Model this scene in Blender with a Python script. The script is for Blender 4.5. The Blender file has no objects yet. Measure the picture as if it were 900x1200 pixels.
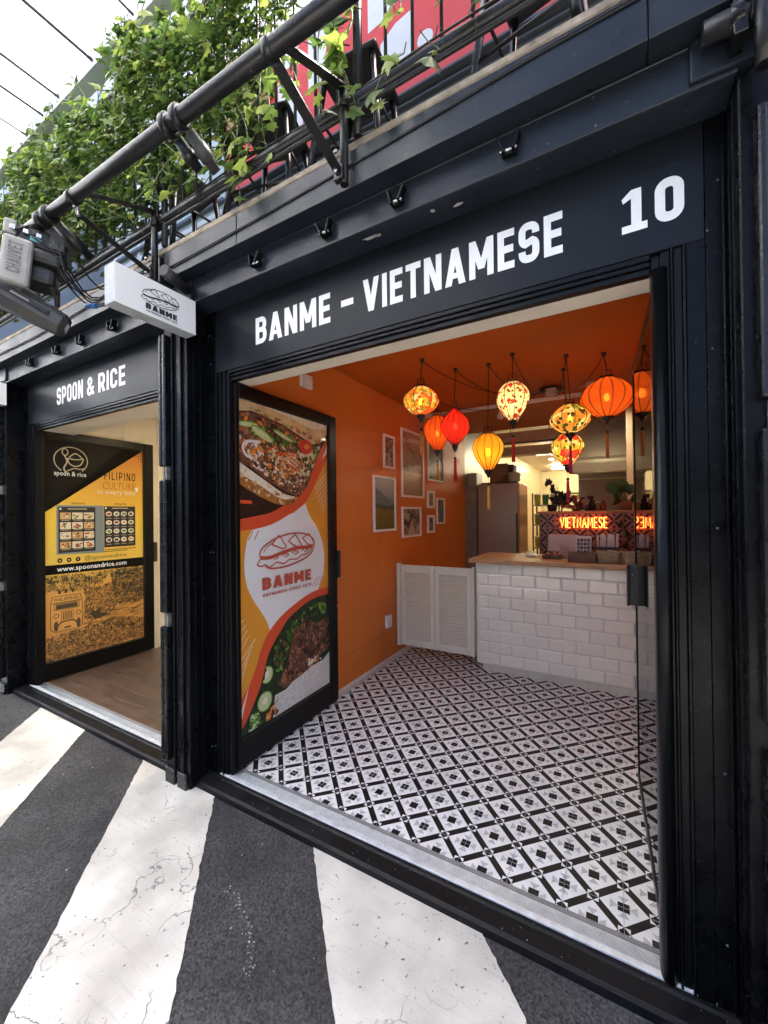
import bpy, bmesh, math, random
from mathutils import Vector, Matrix
random.seed(7)
rnd = random.random
SC = bpy.context.scene
COL = SC.collection
RAD = math.radians

# ------------------------------------------------------------------ camera
CAMY, CAMH = -1.4516, 1.4
yaw, pit, rol = RAD(29.567), RAD(0.33), RAD(-0.633)
fw = Vector((-math.sin(yaw), math.cos(yaw), 0)); rt = Vector((math.cos(yaw), math.sin(yaw), 0)); up = Vector((0, 0, 1))
fw, up = math.cos(pit) * fw + math.sin(pit) * up, math.cos(pit) * up - math.sin(pit) * fw
rt, up = math.cos(rol) * rt + math.sin(rol) * up, math.cos(rol) * up - math.sin(rol) * rt
cam = bpy.data.cameras.new('camera')
cam.sensor_fit = 'HORIZONTAL'; cam.sensor_width = 36; cam.lens = 468.52 / 900 * 36
cam.clip_start = 0.02; cam.clip_end = 500
camo = bpy.data.objects.new('camera', cam); COL.objects.link(camo)
camo.matrix_world = Matrix(((rt.x, up.x, -fw.x, 0), (rt.y, up.y, -fw.y, CAMY), (rt.z, up.z, -fw.z, CAMH), (0, 0, 0, 1)))
SC.camera = camo

# ------------------------------------------------------------------ world, sun, exposure
SUN = Vector((0.30, 0.45, 0.84)).normalized()
w = bpy.data.worlds.new('World'); SC.world = w; w.use_nodes = True
wn = w.node_tree.nodes; wl = w.node_tree.links
sky = wn.new('ShaderNodeTexSky'); sky.sky_type = 'NISHITA'; sky.sun_disc = False
sky.sun_elevation = math.asin(SUN.z); sky.sun_rotation = math.atan2(SUN.x, SUN.y)
sky.air_density = 0.65; sky.dust_density = 6.0; sky.ozone_density = 1.0
bg = wn['Background']; bg.inputs['Strength'].default_value = 0.15
wl.new(sky.outputs[0], bg.inputs['Color'])
sl = bpy.data.lights.new('sun', 'SUN'); sl.energy = 5.0; sl.angle = RAD(2.0); sl.color = (1.0, 0.95, 0.87)
slo = bpy.data.objects.new('sun', sl); COL.objects.link(slo)
slo.rotation_euler = SUN.to_track_quat('Z', 'Y').to_euler(); slo.location = (6, 4, 12)
vs = SC.view_settings
vs.view_transform = 'Standard'; vs.look = 'None'; vs.exposure = 2.15; vs.gamma = 1; vs.use_curve_mapping = False
SC.cycles.max_bounces = 10; SC.cycles.transparent_max_bounces = 16

# ------------------------------------------------------------------ materials
MATS = {}
def mat(name, base, rough=.5, metal=0., var=0., scale=12., bump=0., bscale=150., coat=0., coat_rough=.06, spec=.5,
        specks=0., speck_col=(.45, .44, .42), speck_scale=120., emis=None, estr=0., trans=0., stretch=None, rvar=0., ov=0.):
    if name in MATS: return MATS[name]
    m = bpy.data.materials.new(name); m.use_nodes = True
    nt = m.node_tree; N = nt.nodes; L = nt.links; p = N['Principled BSDF']
    p.inputs['Base Color'].default_value = (*base, 1); p.inputs['Roughness'].default_value = rough
    p.inputs['Metallic'].default_value = metal; p.inputs['Specular IOR Level'].default_value = spec
    p.inputs['Coat Weight'].default_value = coat; p.inputs['Coat Roughness'].default_value = coat_rough
    if trans: p.inputs['Transmission Weight'].default_value = trans
    if emis:
        p.inputs['Emission Color'].default_value = (*emis, 1); p.inputs['Emission Strength'].default_value = estr
    if var or bump or specks or rvar:
        tc = N.new('ShaderNodeTexCoord'); vec = tc.outputs['Object']
        if stretch:
            mp = N.new('ShaderNodeMapping'); mp.inputs['Scale'].default_value = stretch
            L.new(vec, mp.inputs['Vector']); vec = mp.outputs['Vector']
    if var or rvar:
        n = N.new('ShaderNodeTexNoise'); n.inputs['Scale'].default_value = scale; n.inputs['Detail'].default_value = 6
        n.inputs['Roughness'].default_value = .6
        L.new(vec, n.inputs['Vector'])
    col = None
    if var:
        r = N.new('ShaderNodeMapRange'); r.inputs[1].default_value = .3; r.inputs[2].default_value = .7
        r.inputs[3].default_value = 1 - var; r.inputs[4].default_value = 1 + var
        L.new(n.outputs['Fac'], r.inputs[0])
        mx = N.new('ShaderNodeMix'); mx.data_type = 'RGBA'; mx.blend_type = 'MULTIPLY'; mx.inputs[0].default_value = 1
        mx.inputs[6].default_value = (*base, 1); L.new(r.outputs[0], mx.inputs[7]); col = mx.outputs[2]
    if rvar:
        r2 = N.new('ShaderNodeMapRange'); r2.inputs[1].default_value = .3; r2.inputs[2].default_value = .7
        r2.inputs[3].default_value = max(.02, rough - rvar); r2.inputs[4].default_value = min(1, rough + rvar)
        L.new(n.outputs['Fac'], r2.inputs[0]); L.new(r2.outputs[0], p.inputs['Roughness'])
    if specks:
        sn = N.new('ShaderNodeTexNoise'); sn.inputs['Scale'].default_value = speck_scale; sn.inputs['Detail'].default_value = 3
        L.new(vec, sn.inputs['Vector'])
        cr = N.new('ShaderNodeMapRange'); cr.inputs[1].default_value = .72 - .12 * specks; cr.inputs[2].default_value = .76 - .1 * specks
        L.new(sn.outputs['Fac'], cr.inputs[0])
        mx2 = N.new('ShaderNodeMix'); mx2.data_type = 'RGBA'; L.new(cr.outputs[0], mx2.inputs[0])
        mx2.inputs[6].default_value = (*base, 1); mx2.inputs[7].default_value = (*speck_col, 1)
        if col: L.new(col, mx2.inputs[6])
        col = mx2.outputs[2]
    if ov:
        oi = N.new('ShaderNodeObjectInfo'); r3 = N.new('ShaderNodeMapRange'); r3.inputs[3].default_value = 1 - ov; r3.inputs[4].default_value = 1 + ov
        L.new(oi.outputs['Random'], r3.inputs[0]); mx3 = N.new('ShaderNodeMix'); mx3.data_type = 'RGBA'; mx3.blend_type = 'MULTIPLY'; mx3.inputs[0].default_value = 1
        mx3.inputs[6].default_value = (*base, 1); L.new(r3.outputs[0], mx3.inputs[7])
        if col: L.new(col, mx3.inputs[6])
        col = mx3.outputs[2]
    if col: L.new(col, p.inputs['Base Color'])
    if bump:
        bn = N.new('ShaderNodeTexNoise'); bn.inputs['Scale'].default_value = bscale; bn.inputs['Detail'].default_value = 4
        L.new(vec, bn.inputs['Vector'])
        b = N.new('ShaderNodeBump'); b.inputs['Strength'].default_value = bump; b.inputs['Distance'].default_value = .01
        L.new(bn.outputs['Fac'], b.inputs['Height']); L.new(b.outputs[0], p.inputs['Normal'])
    MATS[name] = m
    return m

BLACK = mat('black_gloss_paint', (.0030, .0034, .0044), .30, spec=.16, var=.3, scale=9, bump=.02, bscale=30, rvar=.1, specks=.10, speck_scale=240, speck_col=(.03, .03, .03))
STEEL = mat('blue_black_steel_paint', (.014, .019, .028), .38, spec=.36, var=.25, scale=5, bump=.12, bscale=35, specks=.15, speck_scale=70, speck_col=(.12, .13, .14), rvar=.12)
WORN = mat('worn_black_steel', (.006, .0065, .0075), .28, spec=.45, var=.4, scale=14, bump=.10, bscale=45, specks=.05, speck_scale=60, speck_col=(.10, .10, .095), rvar=.1)
LEDGE = mat('sill_black', (.006, .006, .007), .5, spec=.22, var=.5, scale=10, bump=.1, bscale=60, specks=.15, speck_scale=70, speck_col=(.09, .09, .085), rvar=.12)
SIGNP = mat('sign_panel_paint', (.009, .011, .015), .38, spec=.22, var=.12, scale=3, bump=.03, bscale=20, rvar=.06)
FRAMEB = mat('door_frame_powder_coat', (.004, .0044, .005), .30, spec=.2, var=.2, scale=10, bump=.03, bscale=200)
RUBBER = mat('black_rubber', (.010, .010, .010), .6, var=.3, scale=30)
ALU = mat('aluminium', (.62, .64, .66), .38, metal=.85, var=.18, scale=25, bump=.05, rvar=.12)
ALUW = mat('worn_white_aluminium', (.68, .72, .74), .42, metal=.3, var=.22, scale=18, specks=.3, speck_scale=40, speck_col=(.15, .15, .14), rvar=.1)
GREYTRIM = mat('grey_trim', (.22, .22, .22), .5, var=.15, scale=25)
CHROME = mat('bright_steel', (.6, .6, .6), .22, metal=1, rvar=.08, scale=20)
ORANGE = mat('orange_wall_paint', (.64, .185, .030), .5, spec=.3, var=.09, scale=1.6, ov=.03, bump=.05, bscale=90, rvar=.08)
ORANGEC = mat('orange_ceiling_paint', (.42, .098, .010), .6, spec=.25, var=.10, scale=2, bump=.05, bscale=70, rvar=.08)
CREAM = mat('cream_paint', (.72, .66, .54), .5, var=.06, scale=5, bump=.04, bscale=60)
KCREAM = mat('kitchen_cream_panel', (.70, .64, .40), .42, var=.08, scale=3)
KGREY = mat('kitchen_grey_panel', (.34, .35, .33), .4, var=.12, scale=4)
GATE = mat('gate_white_paint', (.74, .71, .60), .45, var=.05, scale=8, bump=.04, bscale=80)
WHITE = mat('white_paint', (.8, .8, .79), .45, var=.04, scale=10)
VINYL = mat('white_vinyl', (.82, .83, .84), .35, var=.04, scale=30)
CTILE = mat('glazed_white_tile', (.82, .78, .68), .09, ov=.035, var=.05, scale=6, bump=.05, bscale=25, spec=.6)
GROUT = mat('grout', (.40, .39, .36), .8, var=.1, scale=40)
TWHITE = mat('floor_tile_white', (.78, .79, .80), .38, spec=.35, var=.10, scale=14, rvar=.12, ov=.05)
TGREY = mat('floor_tile_grey', (.46, .465, .49), .34, var=.06, scale=20, rvar=.1)
TBLACK = mat('floor_tile_black', (.010, .010, .011), .45, spec=.22, var=.15, scale=20, rvar=.1)
WOODTOP = mat('counter_timber', (.46, .24, .10), .38, var=.35, scale=6, stretch=(1.2, 14, 14), bump=.05, bscale=20)
WOODBOX = mat('dark_timber', (.16, .085, .04), .6, var=.5, scale=8, stretch=(2, 12, 14), bump=.15, bscale=20)
PLANK = mat('brown_plank', (.090, .058, .042), .45, ov=.15, var=.5, scale=5, stretch=(.9, 9, 9), bump=.06, bscale=25, rvar=.1)
WICKER = mat('wicker', (.42, .33, .20), .7, var=.4, scale=60, bump=.6, bscale=90)
INOX = mat('brushed_stainless', (.38, .34, .29), .34, metal=.75, var=.08, scale=2.5, bump=.12, bscale=5)
INOXH = mat('hood_stainless', (.50, .49, .42), .36, metal=.25, var=.05, scale=2)
CARD = mat('cardboard', (.22, .13, .07), .8, var=.15, scale=12)
CONC = mat('deck_edge_concrete', (.30, .25, .19), .85, var=.45, scale=14, bump=.5, bscale=60)
PLASTW = mat('white_plastic', (.74, .73, .70), .35, var=.04)
PLASTB = mat('black_plastic', (.015, .015, .016), .4, var=.2, scale=15)
PLASTG = mat('grey_plastic', (.27, .26, .245), .45, var=.15, scale=18, bump=.1, bscale=150)
PLASTD = mat('dark_grey_plastic', (.05, .05, .05), .42, var=.2, scale=18, bump=.1, bscale=150)
RED = mat('red_panel', (.78, .085, .075), .45, var=.05, scale=3)
WHITEBLADE = mat('sign_acrylic_white', (.88, .89, .88), .3, var=.02, scale=4)
INK = mat('black_ink', (.02, .02, .022), .5)
TIMBER = mat('pale_timber', (.42, .25, .10), .6, var=.25, scale=6, stretch=(1, 1, 10))
UPPER = mat('upper_facade_grey', (.10, .115, .13), .45, var=.1, scale=4)
BEAMBLUE = mat('canopy_beam_grey', (.42, .46, .56), .4, var=.08, scale=4)
VINE = mat('vine_stem', (.10, .12, .045), .6, var=.3, scale=30)
TAPE = mat('pipe_matt_black', (.008, .008, .009), .36, var=.3, scale=12, bump=.08, bscale=80, specks=.3, speck_scale=60, speck_col=(.14, .14, .14))

def glass_mat():
    m = bpy.data.materials.new('clear_glass'); m.use_nodes = True
    N = m.node_tree.nodes; L = m.node_tree.links; N.remove(N['Principled BSDF'])
    t = N.new('ShaderNodeBsdfTransparent'); t.inputs[0].default_value = (.84, .88, .86, 1)
    g = N.new('ShaderNodeBsdfGlossy'); g.inputs['Roughness'].default_value = .01
    fr = N.new('ShaderNodeFresnel'); fr.inputs[0].default_value = 1.5
    mx = N.new('ShaderNodeMixShader'); L.new(fr.outputs[0], mx.inputs[0]); L.new(t.outputs[0], mx.inputs[1]); L.new(g.outputs[0], mx.inputs[2])
    L.new(mx.outputs[0], N['Material Output'].inputs['Surface']); return m
GLASS = glass_mat()

def emit_mat(name, col, s):
    m = bpy.data.materials.new(name); m.use_nodes = True
    N = m.node_tree.nodes; N.remove(N['Principled BSDF']); e = N.new('ShaderNodeEmission')
    e.inputs[0].default_value = (*col, 1); e.inputs[1].default_value = s
    m.node_tree.links.new(e.outputs[0], N['Material Output'].inputs['Surface']); return m

def leaf_mat(name, c1, c2):
    m = bpy.data.materials.new(name); m.use_nodes = True
    nt = m.node_tree; N = nt.nodes; L = nt.links; p = N['Principled BSDF']
    oi = N.new('ShaderNodeObjectInfo'); tc = N.new('ShaderNodeTexCoord'); n = N.new('ShaderNodeTexNoise'); n.inputs['Scale'].default_value = 9
    n.inputs['Detail'].default_value = 3
    gi = N.new('ShaderNodeNewGeometry'); L.new(gi.outputs['Position'], n.inputs['Vector'])
    ad = N.new('ShaderNodeMath'); ad.operation = 'MULTIPLY_ADD'; ad.inputs[1].default_value = .5; L.new(oi.outputs['Random'], ad.inputs[0])
    mp = N.new('ShaderNodeMapRange'); mp.inputs[1].default_value = .3; mp.inputs[2].default_value = .7; mp.inputs[3].default_value = -.2; mp.inputs[4].default_value = .7
    L.new(n.outputs['Fac'], mp.inputs[0]); L.new(mp.outputs[0], ad.inputs[2])
    mx = N.new('ShaderNodeMix'); mx.data_type = 'RGBA'; L.new(ad.outputs[0], mx.inputs[0]); mx.clamp_factor = True
    mx.inputs[6].default_value = (*c1, 1); mx.inputs[7].default_value = (*c2, 1)
    L.new(mx.outputs[2], p.inputs['Base Color']); p.inputs['Roughness'].default_value = .30
    tr = N.new('ShaderNodeBsdfTranslucent'); L.new(mx.outputs[2], tr.inputs[0])
    ms = N.new('ShaderNodeMixShader'); ms.inputs[0].default_value = .5
    L.new(p.outputs[0], ms.inputs[1]); L.new(tr.outputs[0], ms.inputs[2]); L.new(ms.outputs[0], N['Material Output'].inputs['Surface'])
    return m
LEAF1 = leaf_mat('ivy_leaf_green', (.040, .088, .020), (.19, .29, .060))
LEAF2 = leaf_mat('ivy_leaf_young', (.24, .33, .05), (.42, .48, .13))
LEAF3 = leaf_mat('houseplant_leaf', (.03, .06, .02), (.05, .09, .03))

def sheet_mat():
    m = bpy.data.materials.new('translucent_roof_sheet'); m.use_nodes = True
    N = m.node_tree.nodes; L = m.node_tree.links; N.remove(N['Principled BSDF'])
    t = N.new('ShaderNodeBsdfTranslucent'); t.inputs[0].default_value = (.93, .95, .97, 1)
    d = N.new('ShaderNodeBsdfDiffuse'); d.inputs[0].default_value = (.85, .87, .9, 1)
    mx = N.new('ShaderNodeMixShader'); mx.inputs[0].default_value = .25
    L.new(t.outputs[0], mx.inputs[1]); L.new(d.outputs[0], mx.inputs[2]); L.new(mx.outputs[0], N['Material Output'].inputs['Surface'])
    return m
SHEET = sheet_mat()

def asphalt_mat():
    m = bpy.data.materials.new('asphalt'); m.use_nodes = True
    nt = m.node_tree; N = nt.nodes; L = nt.links; p = N['Principled BSDF']
    tc = N.new('ShaderNodeTexCoord')
    v = N.new('ShaderNodeTexVoronoi'); v.inputs['Scale'].default_value = 135; L.new(tc.outputs['Object'], v.inputs['Vector'])
    n = N.new('ShaderNodeTexNoise'); n.inputs['Scale'].default_value = 3; n.inputs['Detail'].default_value = 8; L.new(tc.outputs['Object'], n.inputs['Vector'])
    n2 = N.new('ShaderNodeTexNoise'); n2.inputs['Scale'].default_value = 130; n2.inputs['Detail'].default_value = 5; L.new(tc.outputs['Object'], n2.inputs['Vector'])
    cr = N.new('ShaderNodeValToRGB'); cr.color_ramp.elements[0].color = (.007, .007, .008, 1); cr.color_ramp.elements[1].color = (.088, .088, .090, 1)
    sep = N.new('ShaderNodeSeparateColor'); L.new(v.outputs['Color'], sep.inputs[0])
    a = N.new('ShaderNodeMath'); a.operation = 'MULTIPLY_ADD'; a.inputs[1].default_value = .5
    mp = N.new('ShaderNodeMapRange'); mp.inputs[1].default_value = .3; mp.inputs[2].default_value = .7; mp.inputs[3].default_value = -.15; mp.inputs[4].default_value = .45
    L.new(n2.outputs['Fac'], mp.inputs[0]); L.new(sep.outputs[0], a.inputs[0]); L.new(mp.outputs[0], a.inputs[2]); L.new(a.outputs[0], cr.inputs[0])
    r = N.new('ShaderNodeMapRange'); r.inputs[1].default_value = .3; r.inputs[2].default_value = .7; r.inputs[3].default_value = .5; r.inputs[4].default_value = 1.5
    L.new(n.outputs['Fac'], r.inputs[0])
    mx = N.new('ShaderNodeMix'); mx.data_type = 'RGBA'; mx.blend_type = 'MULTIPLY'; mx.inputs[0].default_value = 1
    L.new(cr.outputs[0], mx.inputs[6]); L.new(r.outputs[0], mx.inputs[7])
    L.new(mx.outputs[2], p.inputs['Base Color']); p.inputs['Roughness'].default_value = .75
    b = N.new('ShaderNodeBump'); b.inputs['Strength'].default_value = .7; b.inputs['Distance'].default_value = .004
    L.new(a.outputs[0], b.inputs['Height']); L.new(b.outputs[0], p.inputs['Normal'])
    return m

def stripe_mat():
    m = bpy.data.materials.new('worn_white_road_paint'); m.use_nodes = True
    nt = m.node_tree; N = nt.nodes; L = nt.links; p = N['Principled BSDF']
    tc = N.new('ShaderNodeTexCoord')
    wn_ = N.new('ShaderNodeTexNoise'); wn_.inputs['Scale'].default_value = 4; wn_.inputs['Detail'].default_value = 5; L.new(tc.outputs['Object'], wn_.inputs['Vector'])
    av = N.new('ShaderNodeMixRGB'); av.blend_type = 'LINEAR_LIGHT'; av.inputs[0].default_value = .22; L.new(tc.outputs['Object'], av.inputs[1]); L.new(wn_.outputs['Color'], av.inputs[2])
    v = N.new('ShaderNodeTexVoronoi'); v.feature = 'DISTANCE_TO_EDGE'; v.inputs['Scale'].default_value = 2.6; L.new(av.outputs[0], v.inputs['Vector'])
    c = N.new('ShaderNodeMapRange'); c.inputs[1].default_value = .0; c.inputs[2].default_value = .008; c.inputs[3].default_value = 1; c.inputs[4].default_value = 0
    L.new(v.outputs['Distance'], c.inputs[0])
    br = N.new('ShaderNodeTexNoise'); br.inputs['Scale'].default_value = 2.2; L.new(tc.outputs['Object'], br.inputs['Vector'])
    brm = N.new('ShaderNodeMapRange'); brm.inputs[1].default_value = .46; brm.inputs[2].default_value = .56; L.new(br.outputs['Fac'], brm.inputs[0])
    cm = N.new('ShaderNodeMath'); cm.operation = 'MULTIPLY'; L.new(c.outputs[0], cm.inputs[0]); L.new(brm.outputs[0], cm.inputs[1])
    # chips and scuffs
    s1 = N.new('ShaderNodeTexNoise'); s1.inputs['Scale'].default_value = 60; s1.inputs['Detail'].default_value = 6; L.new(tc.outputs['Object'], s1.inputs['Vector'])
    sm = N.new('ShaderNodeMapRange'); sm.inputs[1].default_value = .655; sm.inputs[2].default_value = .72; L.new(s1.outputs['Fac'], sm.inputs[0])
    mp = N.new('ShaderNodeMapping'); mp.inputs['Rotation'].default_value = (0, 0, .9); mp.inputs['Scale'].default_value = (2.5, 55, 1); L.new(tc.outputs['Object'], mp.inputs['Vector'])
    s2 = N.new('ShaderNodeTexNoise'); s2.inputs['Scale'].default_value = 1.6; s2.inputs['Detail'].default_value = 8; L.new(mp.outputs[0], s2.inputs['Vector'])
    s2m = N.new('ShaderNodeMapRange'); s2m.inputs[1].default_value = .58; s2m.inputs[2].default_value = .8; s2m.inputs[4].default_value = .22; L.new(s2.outputs['Fac'], s2m.inputs[0])
    mxa = N.new('ShaderNodeMath'); mxa.operation = 'MAXIMUM'; L.new(cm.outputs[0], mxa.inputs[0]); L.new(sm.outputs[0], mxa.inputs[1])
    mxb = N.new('ShaderNodeMath'); mxb.operation = 'MAXIMUM'; L.new(mxa.outputs[0], mxb.inputs[0]); L.new(s2m.outputs[0], mxb.inputs[1])
    big = N.new('ShaderNodeTexNoise'); big.inputs['Scale'].default_value = 3.5; big.inputs['Detail'].default_value = 7; L.new(tc.outputs['Object'], big.inputs['Vector'])
    cr = N.new('ShaderNodeValToRGB'); cr.color_ramp.elements[0].position = .3; cr.color_ramp.elements[0].color = (.42, .40, .36, 1)
    cr.color_ramp.elements[1].position = .62; cr.color_ramp.elements[1].color = (.70, .675, .61, 1); L.new(big.outputs['Fac'], cr.inputs[0])
    mx = N.new('ShaderNodeMix'); mx.data_type = 'RGBA'; L.new(mxb.outputs[0], mx.inputs[0]); L.new(cr.outputs[0], mx.inputs[6]); mx.inputs[7].default_value = (.11, .105, .10, 1)
    L.new(mx.outputs[2], p.inputs['Base Color']); p.inputs['Roughness'].default_value = .65
    ht = N.new('ShaderNodeTexNoise'); ht.inputs['Scale'].default_value = 160; ht.inputs['Detail'].default_value = 5; L.new(tc.outputs['Object'], ht.inputs['Vector'])
    sb = N.new('ShaderNodeMath'); sb.operation = 'SUBTRACT'; L.new(ht.outputs['Fac'], sb.inputs[0]); L.new(mxa.outputs[0], sb.inputs[1])
    b = N.new('ShaderNodeBump'); b.inputs['Strength'].default_value = .45; b.inputs['Distance'].default_value = .003
    L.new(sb.outputs[0], b.inputs['Height']); L.new(b.outputs[0], p.inputs['Normal'])
    return m

# ------------------------------------------------------------------ mesh helpers
class P:
    def __init__(s, o, u, v, n=None):
        s.o = Vector(o); s.u = Vector(u).normalized(); s.v = Vector(v).normalized(); s.n = Vector(n).normalized() if n else s.u.cross(s.v)
    def at(s, a, b, c=0): return s.o + s.u * a + s.v * b + s.n * c

class MB:
    def __init__(s): s.bm = bmesh.new(); s.lay = 0; s.cyc = None
    def nxt(s):
        # print layers a few microns apart; a dense pass shares a band of 64 layers
        if s.cyc is None: s.lay += 1; k = s.lay
        else: s.cyc = (s.cyc + 1) % 64; k = s.lay + 1 + s.cyc
        return .0003 + k * 4e-6
    def dense(s, on):
        if on: s.cyc = 0
        else: s.cyc = None; s.lay += 65
    def _m(s, faces, mi):
        for f in faces: f.material_index = mi
    def box(s, lo, hi, bev=0., mi=0, mtx=None, seg=1):
        b = bmesh.new(); bmesh.ops.create_cube(b, size=1)
        d = [max(1e-5, hi[i] - lo[i]) for i in range(3)]; c = [(hi[i] + lo[i]) / 2 for i in range(3)]
        for v in b.verts: v.co = Vector((v.co.x * d[0] + c[0], v.co.y * d[1] + c[1], v.co.z * d[2] + c[2]))
        if bev: bmesh.ops.bevel(b, geom=b.edges[:], offset=min(bev, min(d) * .45), segments=seg, affect='EDGES', profile=.5)
        if mtx is not None: bmesh.ops.transform(b, matrix=mtx, verts=b.verts)
        s.merge(b, mi); return s
    def merge(s, b, mi):
        mp = {}
        for v in b.verts: mp[v] = s.bm.verts.new(v.co)
        for f in b.faces:
            try: nf = s.bm.faces.new([mp[v] for v in f.verts]); nf.material_index = mi; nf.smooth = f.smooth
            except ValueError: pass
        b.free()
    def face(s, pts, mi=0):
        vs_ = [s.bm.verts.new(Vector(p)) for p in pts]
        f = s.bm.faces.new(vs_); f.material_index = mi; return s
    def poly(s, fr, pts, mi=0, lift=None):
        if lift is None: lift = s.nxt()
        a = 0
        for i in range(len(pts)):
            x0, y0 = pts[i - 1]; x1, y1 = pts[i]; a += x0 * y1 - x1 * y0
        if abs(a) < 1e-9: return s
        if a < 0: pts = pts[::-1]
        return s.face([fr.at(x, y, lift) for x, y in pts], mi)
    def prism(s, fr, pts, d0, d1, mi=0):
        n = len(pts); a = [s.bm.verts.new(fr.at(x, y, d0)) for x, y in pts]; b = [s.bm.verts.new(fr.at(x, y, d1)) for x, y in pts]
        fs = [s.bm.faces.new(a[::-1]), s.bm.faces.new(b)]
        for i in range(n): fs.append(s.bm.faces.new((a[i], a[(i + 1) % n], b[(i + 1) % n], b[i])))
        s._m(fs, mi); return s
    def tube(s, pts, r, seg=8, mi=0, cap=True, closed=False):
        pts = [Vector(p) for p in pts]; n = len(pts)
        rr = r if isinstance(r, (list, tuple)) else [r] * n
        rings = []; ref = None
        for i, p in enumerate(pts):
            if closed: t = pts[(i + 1) % n] - pts[i - 1]
            else: t = (pts[min(i + 1, n - 1)] - pts[max(i - 1, 0)])
            t.normalize()
            if ref is None: ref = t.orthogonal().normalized()
            ref = (ref - t * ref.dot(t))
            if ref.length < 1e-6: ref = t.orthogonal()
            ref.normalize(); bi = t.cross(ref)
            rings.append([s.bm.verts.new(p + (ref * math.cos(2 * math.pi * k / seg) + bi * math.sin(2 * math.pi * k / seg)) * rr[i]) for k in range(seg)])
        m = n if closed else n - 1
        for i in range(m):
            A, B = rings[i], rings[(i + 1) % n]
            for k in range(seg):
                f = s.bm.faces.new((A[k], A[(k + 1) % seg], B[(k + 1) % seg], B[k])); f.smooth = True; f.material_index = mi
        if cap and not closed:
            f = s.bm.faces.new(rings[0][::-1]); f.material_index = mi; f = s.bm.faces.new(rings[-1]); f.material_index = mi
        return s
    def lathe(s, prof, c, seg=24, mi=0, axis='Z', smooth=True, mod=None, mtx=None):
        c = Vector(c); rings = []
        for r, z in prof:
            ring = []
            for k in range(seg):
                a = 2 * math.pi * k / seg; q = r * (mod(k / seg) if mod else 1)
                v = Vector((q * math.cos(a), q * math.sin(a), z))
                if axis == 'Y': v = Vector((v.x, v.z, v.y))
                if axis == 'X': v = Vector((v.z, v.x, v.y))
                if mtx is not None: v = mtx @ v
                ring.append(s.bm.verts.new(c + v))
            rings.append(ring)
        for i in range(len(rings) - 1):
            for k in range(seg):
                f = s.bm.faces.new((rings[i][k], rings[i][(k + 1) % seg], rings[i + 1][(k + 1) % seg], rings[i + 1][k])); f.smooth = smooth; f.material_index = mi
        for ring, (r, z) in ((rings[0], prof[0]), (rings[-1], prof[-1])):
            if r > 1e-4:
                f = s.bm.faces.new(ring); f.material_index = mi
        return s
    def build(s, name, mats, parent=None, smooth=False, recalc=True, data=False):
        if recalc: bmesh.ops.recalc_face_normals(s.bm, faces=s.bm.faces[:])
        me = bpy.data.meshes.new(name); s.bm.to_mesh(me); s.bm.free()
        for m in (mats if isinstance(mats, (list, tuple)) else [mats]): me.materials.append(m)
        if smooth:
            for p in me.polygons: p.use_smooth = True
        if data: return me
        return link(name, me, parent)

def link(name, me, parent=None):
    o = bpy.data.objects.new(name, me); COL.objects.link(o)
    if parent is not None:
        o.parent = parent; o.matrix_parent_inverse = wmat(parent).inverted()
    return o
def wmat(o):
    m = o.matrix_basis.copy()
    if o.parent: m = wmat(o.parent) @ o.matrix_parent_inverse @ m
    return m
def tag(o, label=None, cat=None, group=None, kind=None):
    if label: o['label'] = label
    if cat: o['category'] = cat
    if group: o['group'] = group
    if kind: o['kind'] = kind
    return o
def thing(name, label, cat, loc=(0, 0, 0), group=None):
    e = bpy.data.objects.new(name, None); e.empty_display_size = .1; COL.objects.link(e); e.location = loc
    return tag(e, label, cat, group)
def bx(name, lo, hi, m, parent=None, bev=.002, seg=1):
    return MB().box(lo, hi, bev, seg=seg).build(name, m, parent)
def copy_tree(o, parent=None, dx=None):
    c = o.copy(); COL.objects.link(c)
    if parent is not None: c.parent = parent
    for ch in list(o.children): copy_tree(ch, c)
    return c

# ------------------------------------------------------------------ stroke lettering
def arc(cx, cy, r, a0, a1, n=6, ry=None):
    ry = ry or r
    return [(cx + r * math.cos(RAD(a0 + (a1 - a0) * i / n)), cy + ry * math.sin(RAD(a0 + (a1 - a0) * i / n))) for i in range(n + 1)]
def stroke_poly(pts, t, closed=False):
    """ribbon quads with mitred joints"""
    n = len(pts); L, R = [], []
    for i in range(n):
        p = Vector(pts[i])
        a = Vector(pts[i - 1]) if (i > 0 or closed) else None
        b = Vector(pts[(i + 1) % n]) if (i < n - 1 or closed) else None
        d1 = (p - a).normalized() if a is not None else (b - p).normalized()
        d2 = (b - p).normalized() if b is not None else d1
        n1 = Vector((-d1.y, d1.x)); n2 = Vector((-d2.y, d2.x)); m = (n1 + n2)
        if m.length < 1e-4: m = n1
        m.normalize(); k = min(2.2, 1 / max(.3, m.dot(n1)))
        L.append(p + m * t / 2 * k); R.append(p - m * t / 2 * k)
    q = []
    for i in range(n if closed else n - 1):
        j = (i + 1) % n; q.append([tuple(L[i]), tuple(L[j]), tuple(R[j]), tuple(R[i])])
    return q
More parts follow.
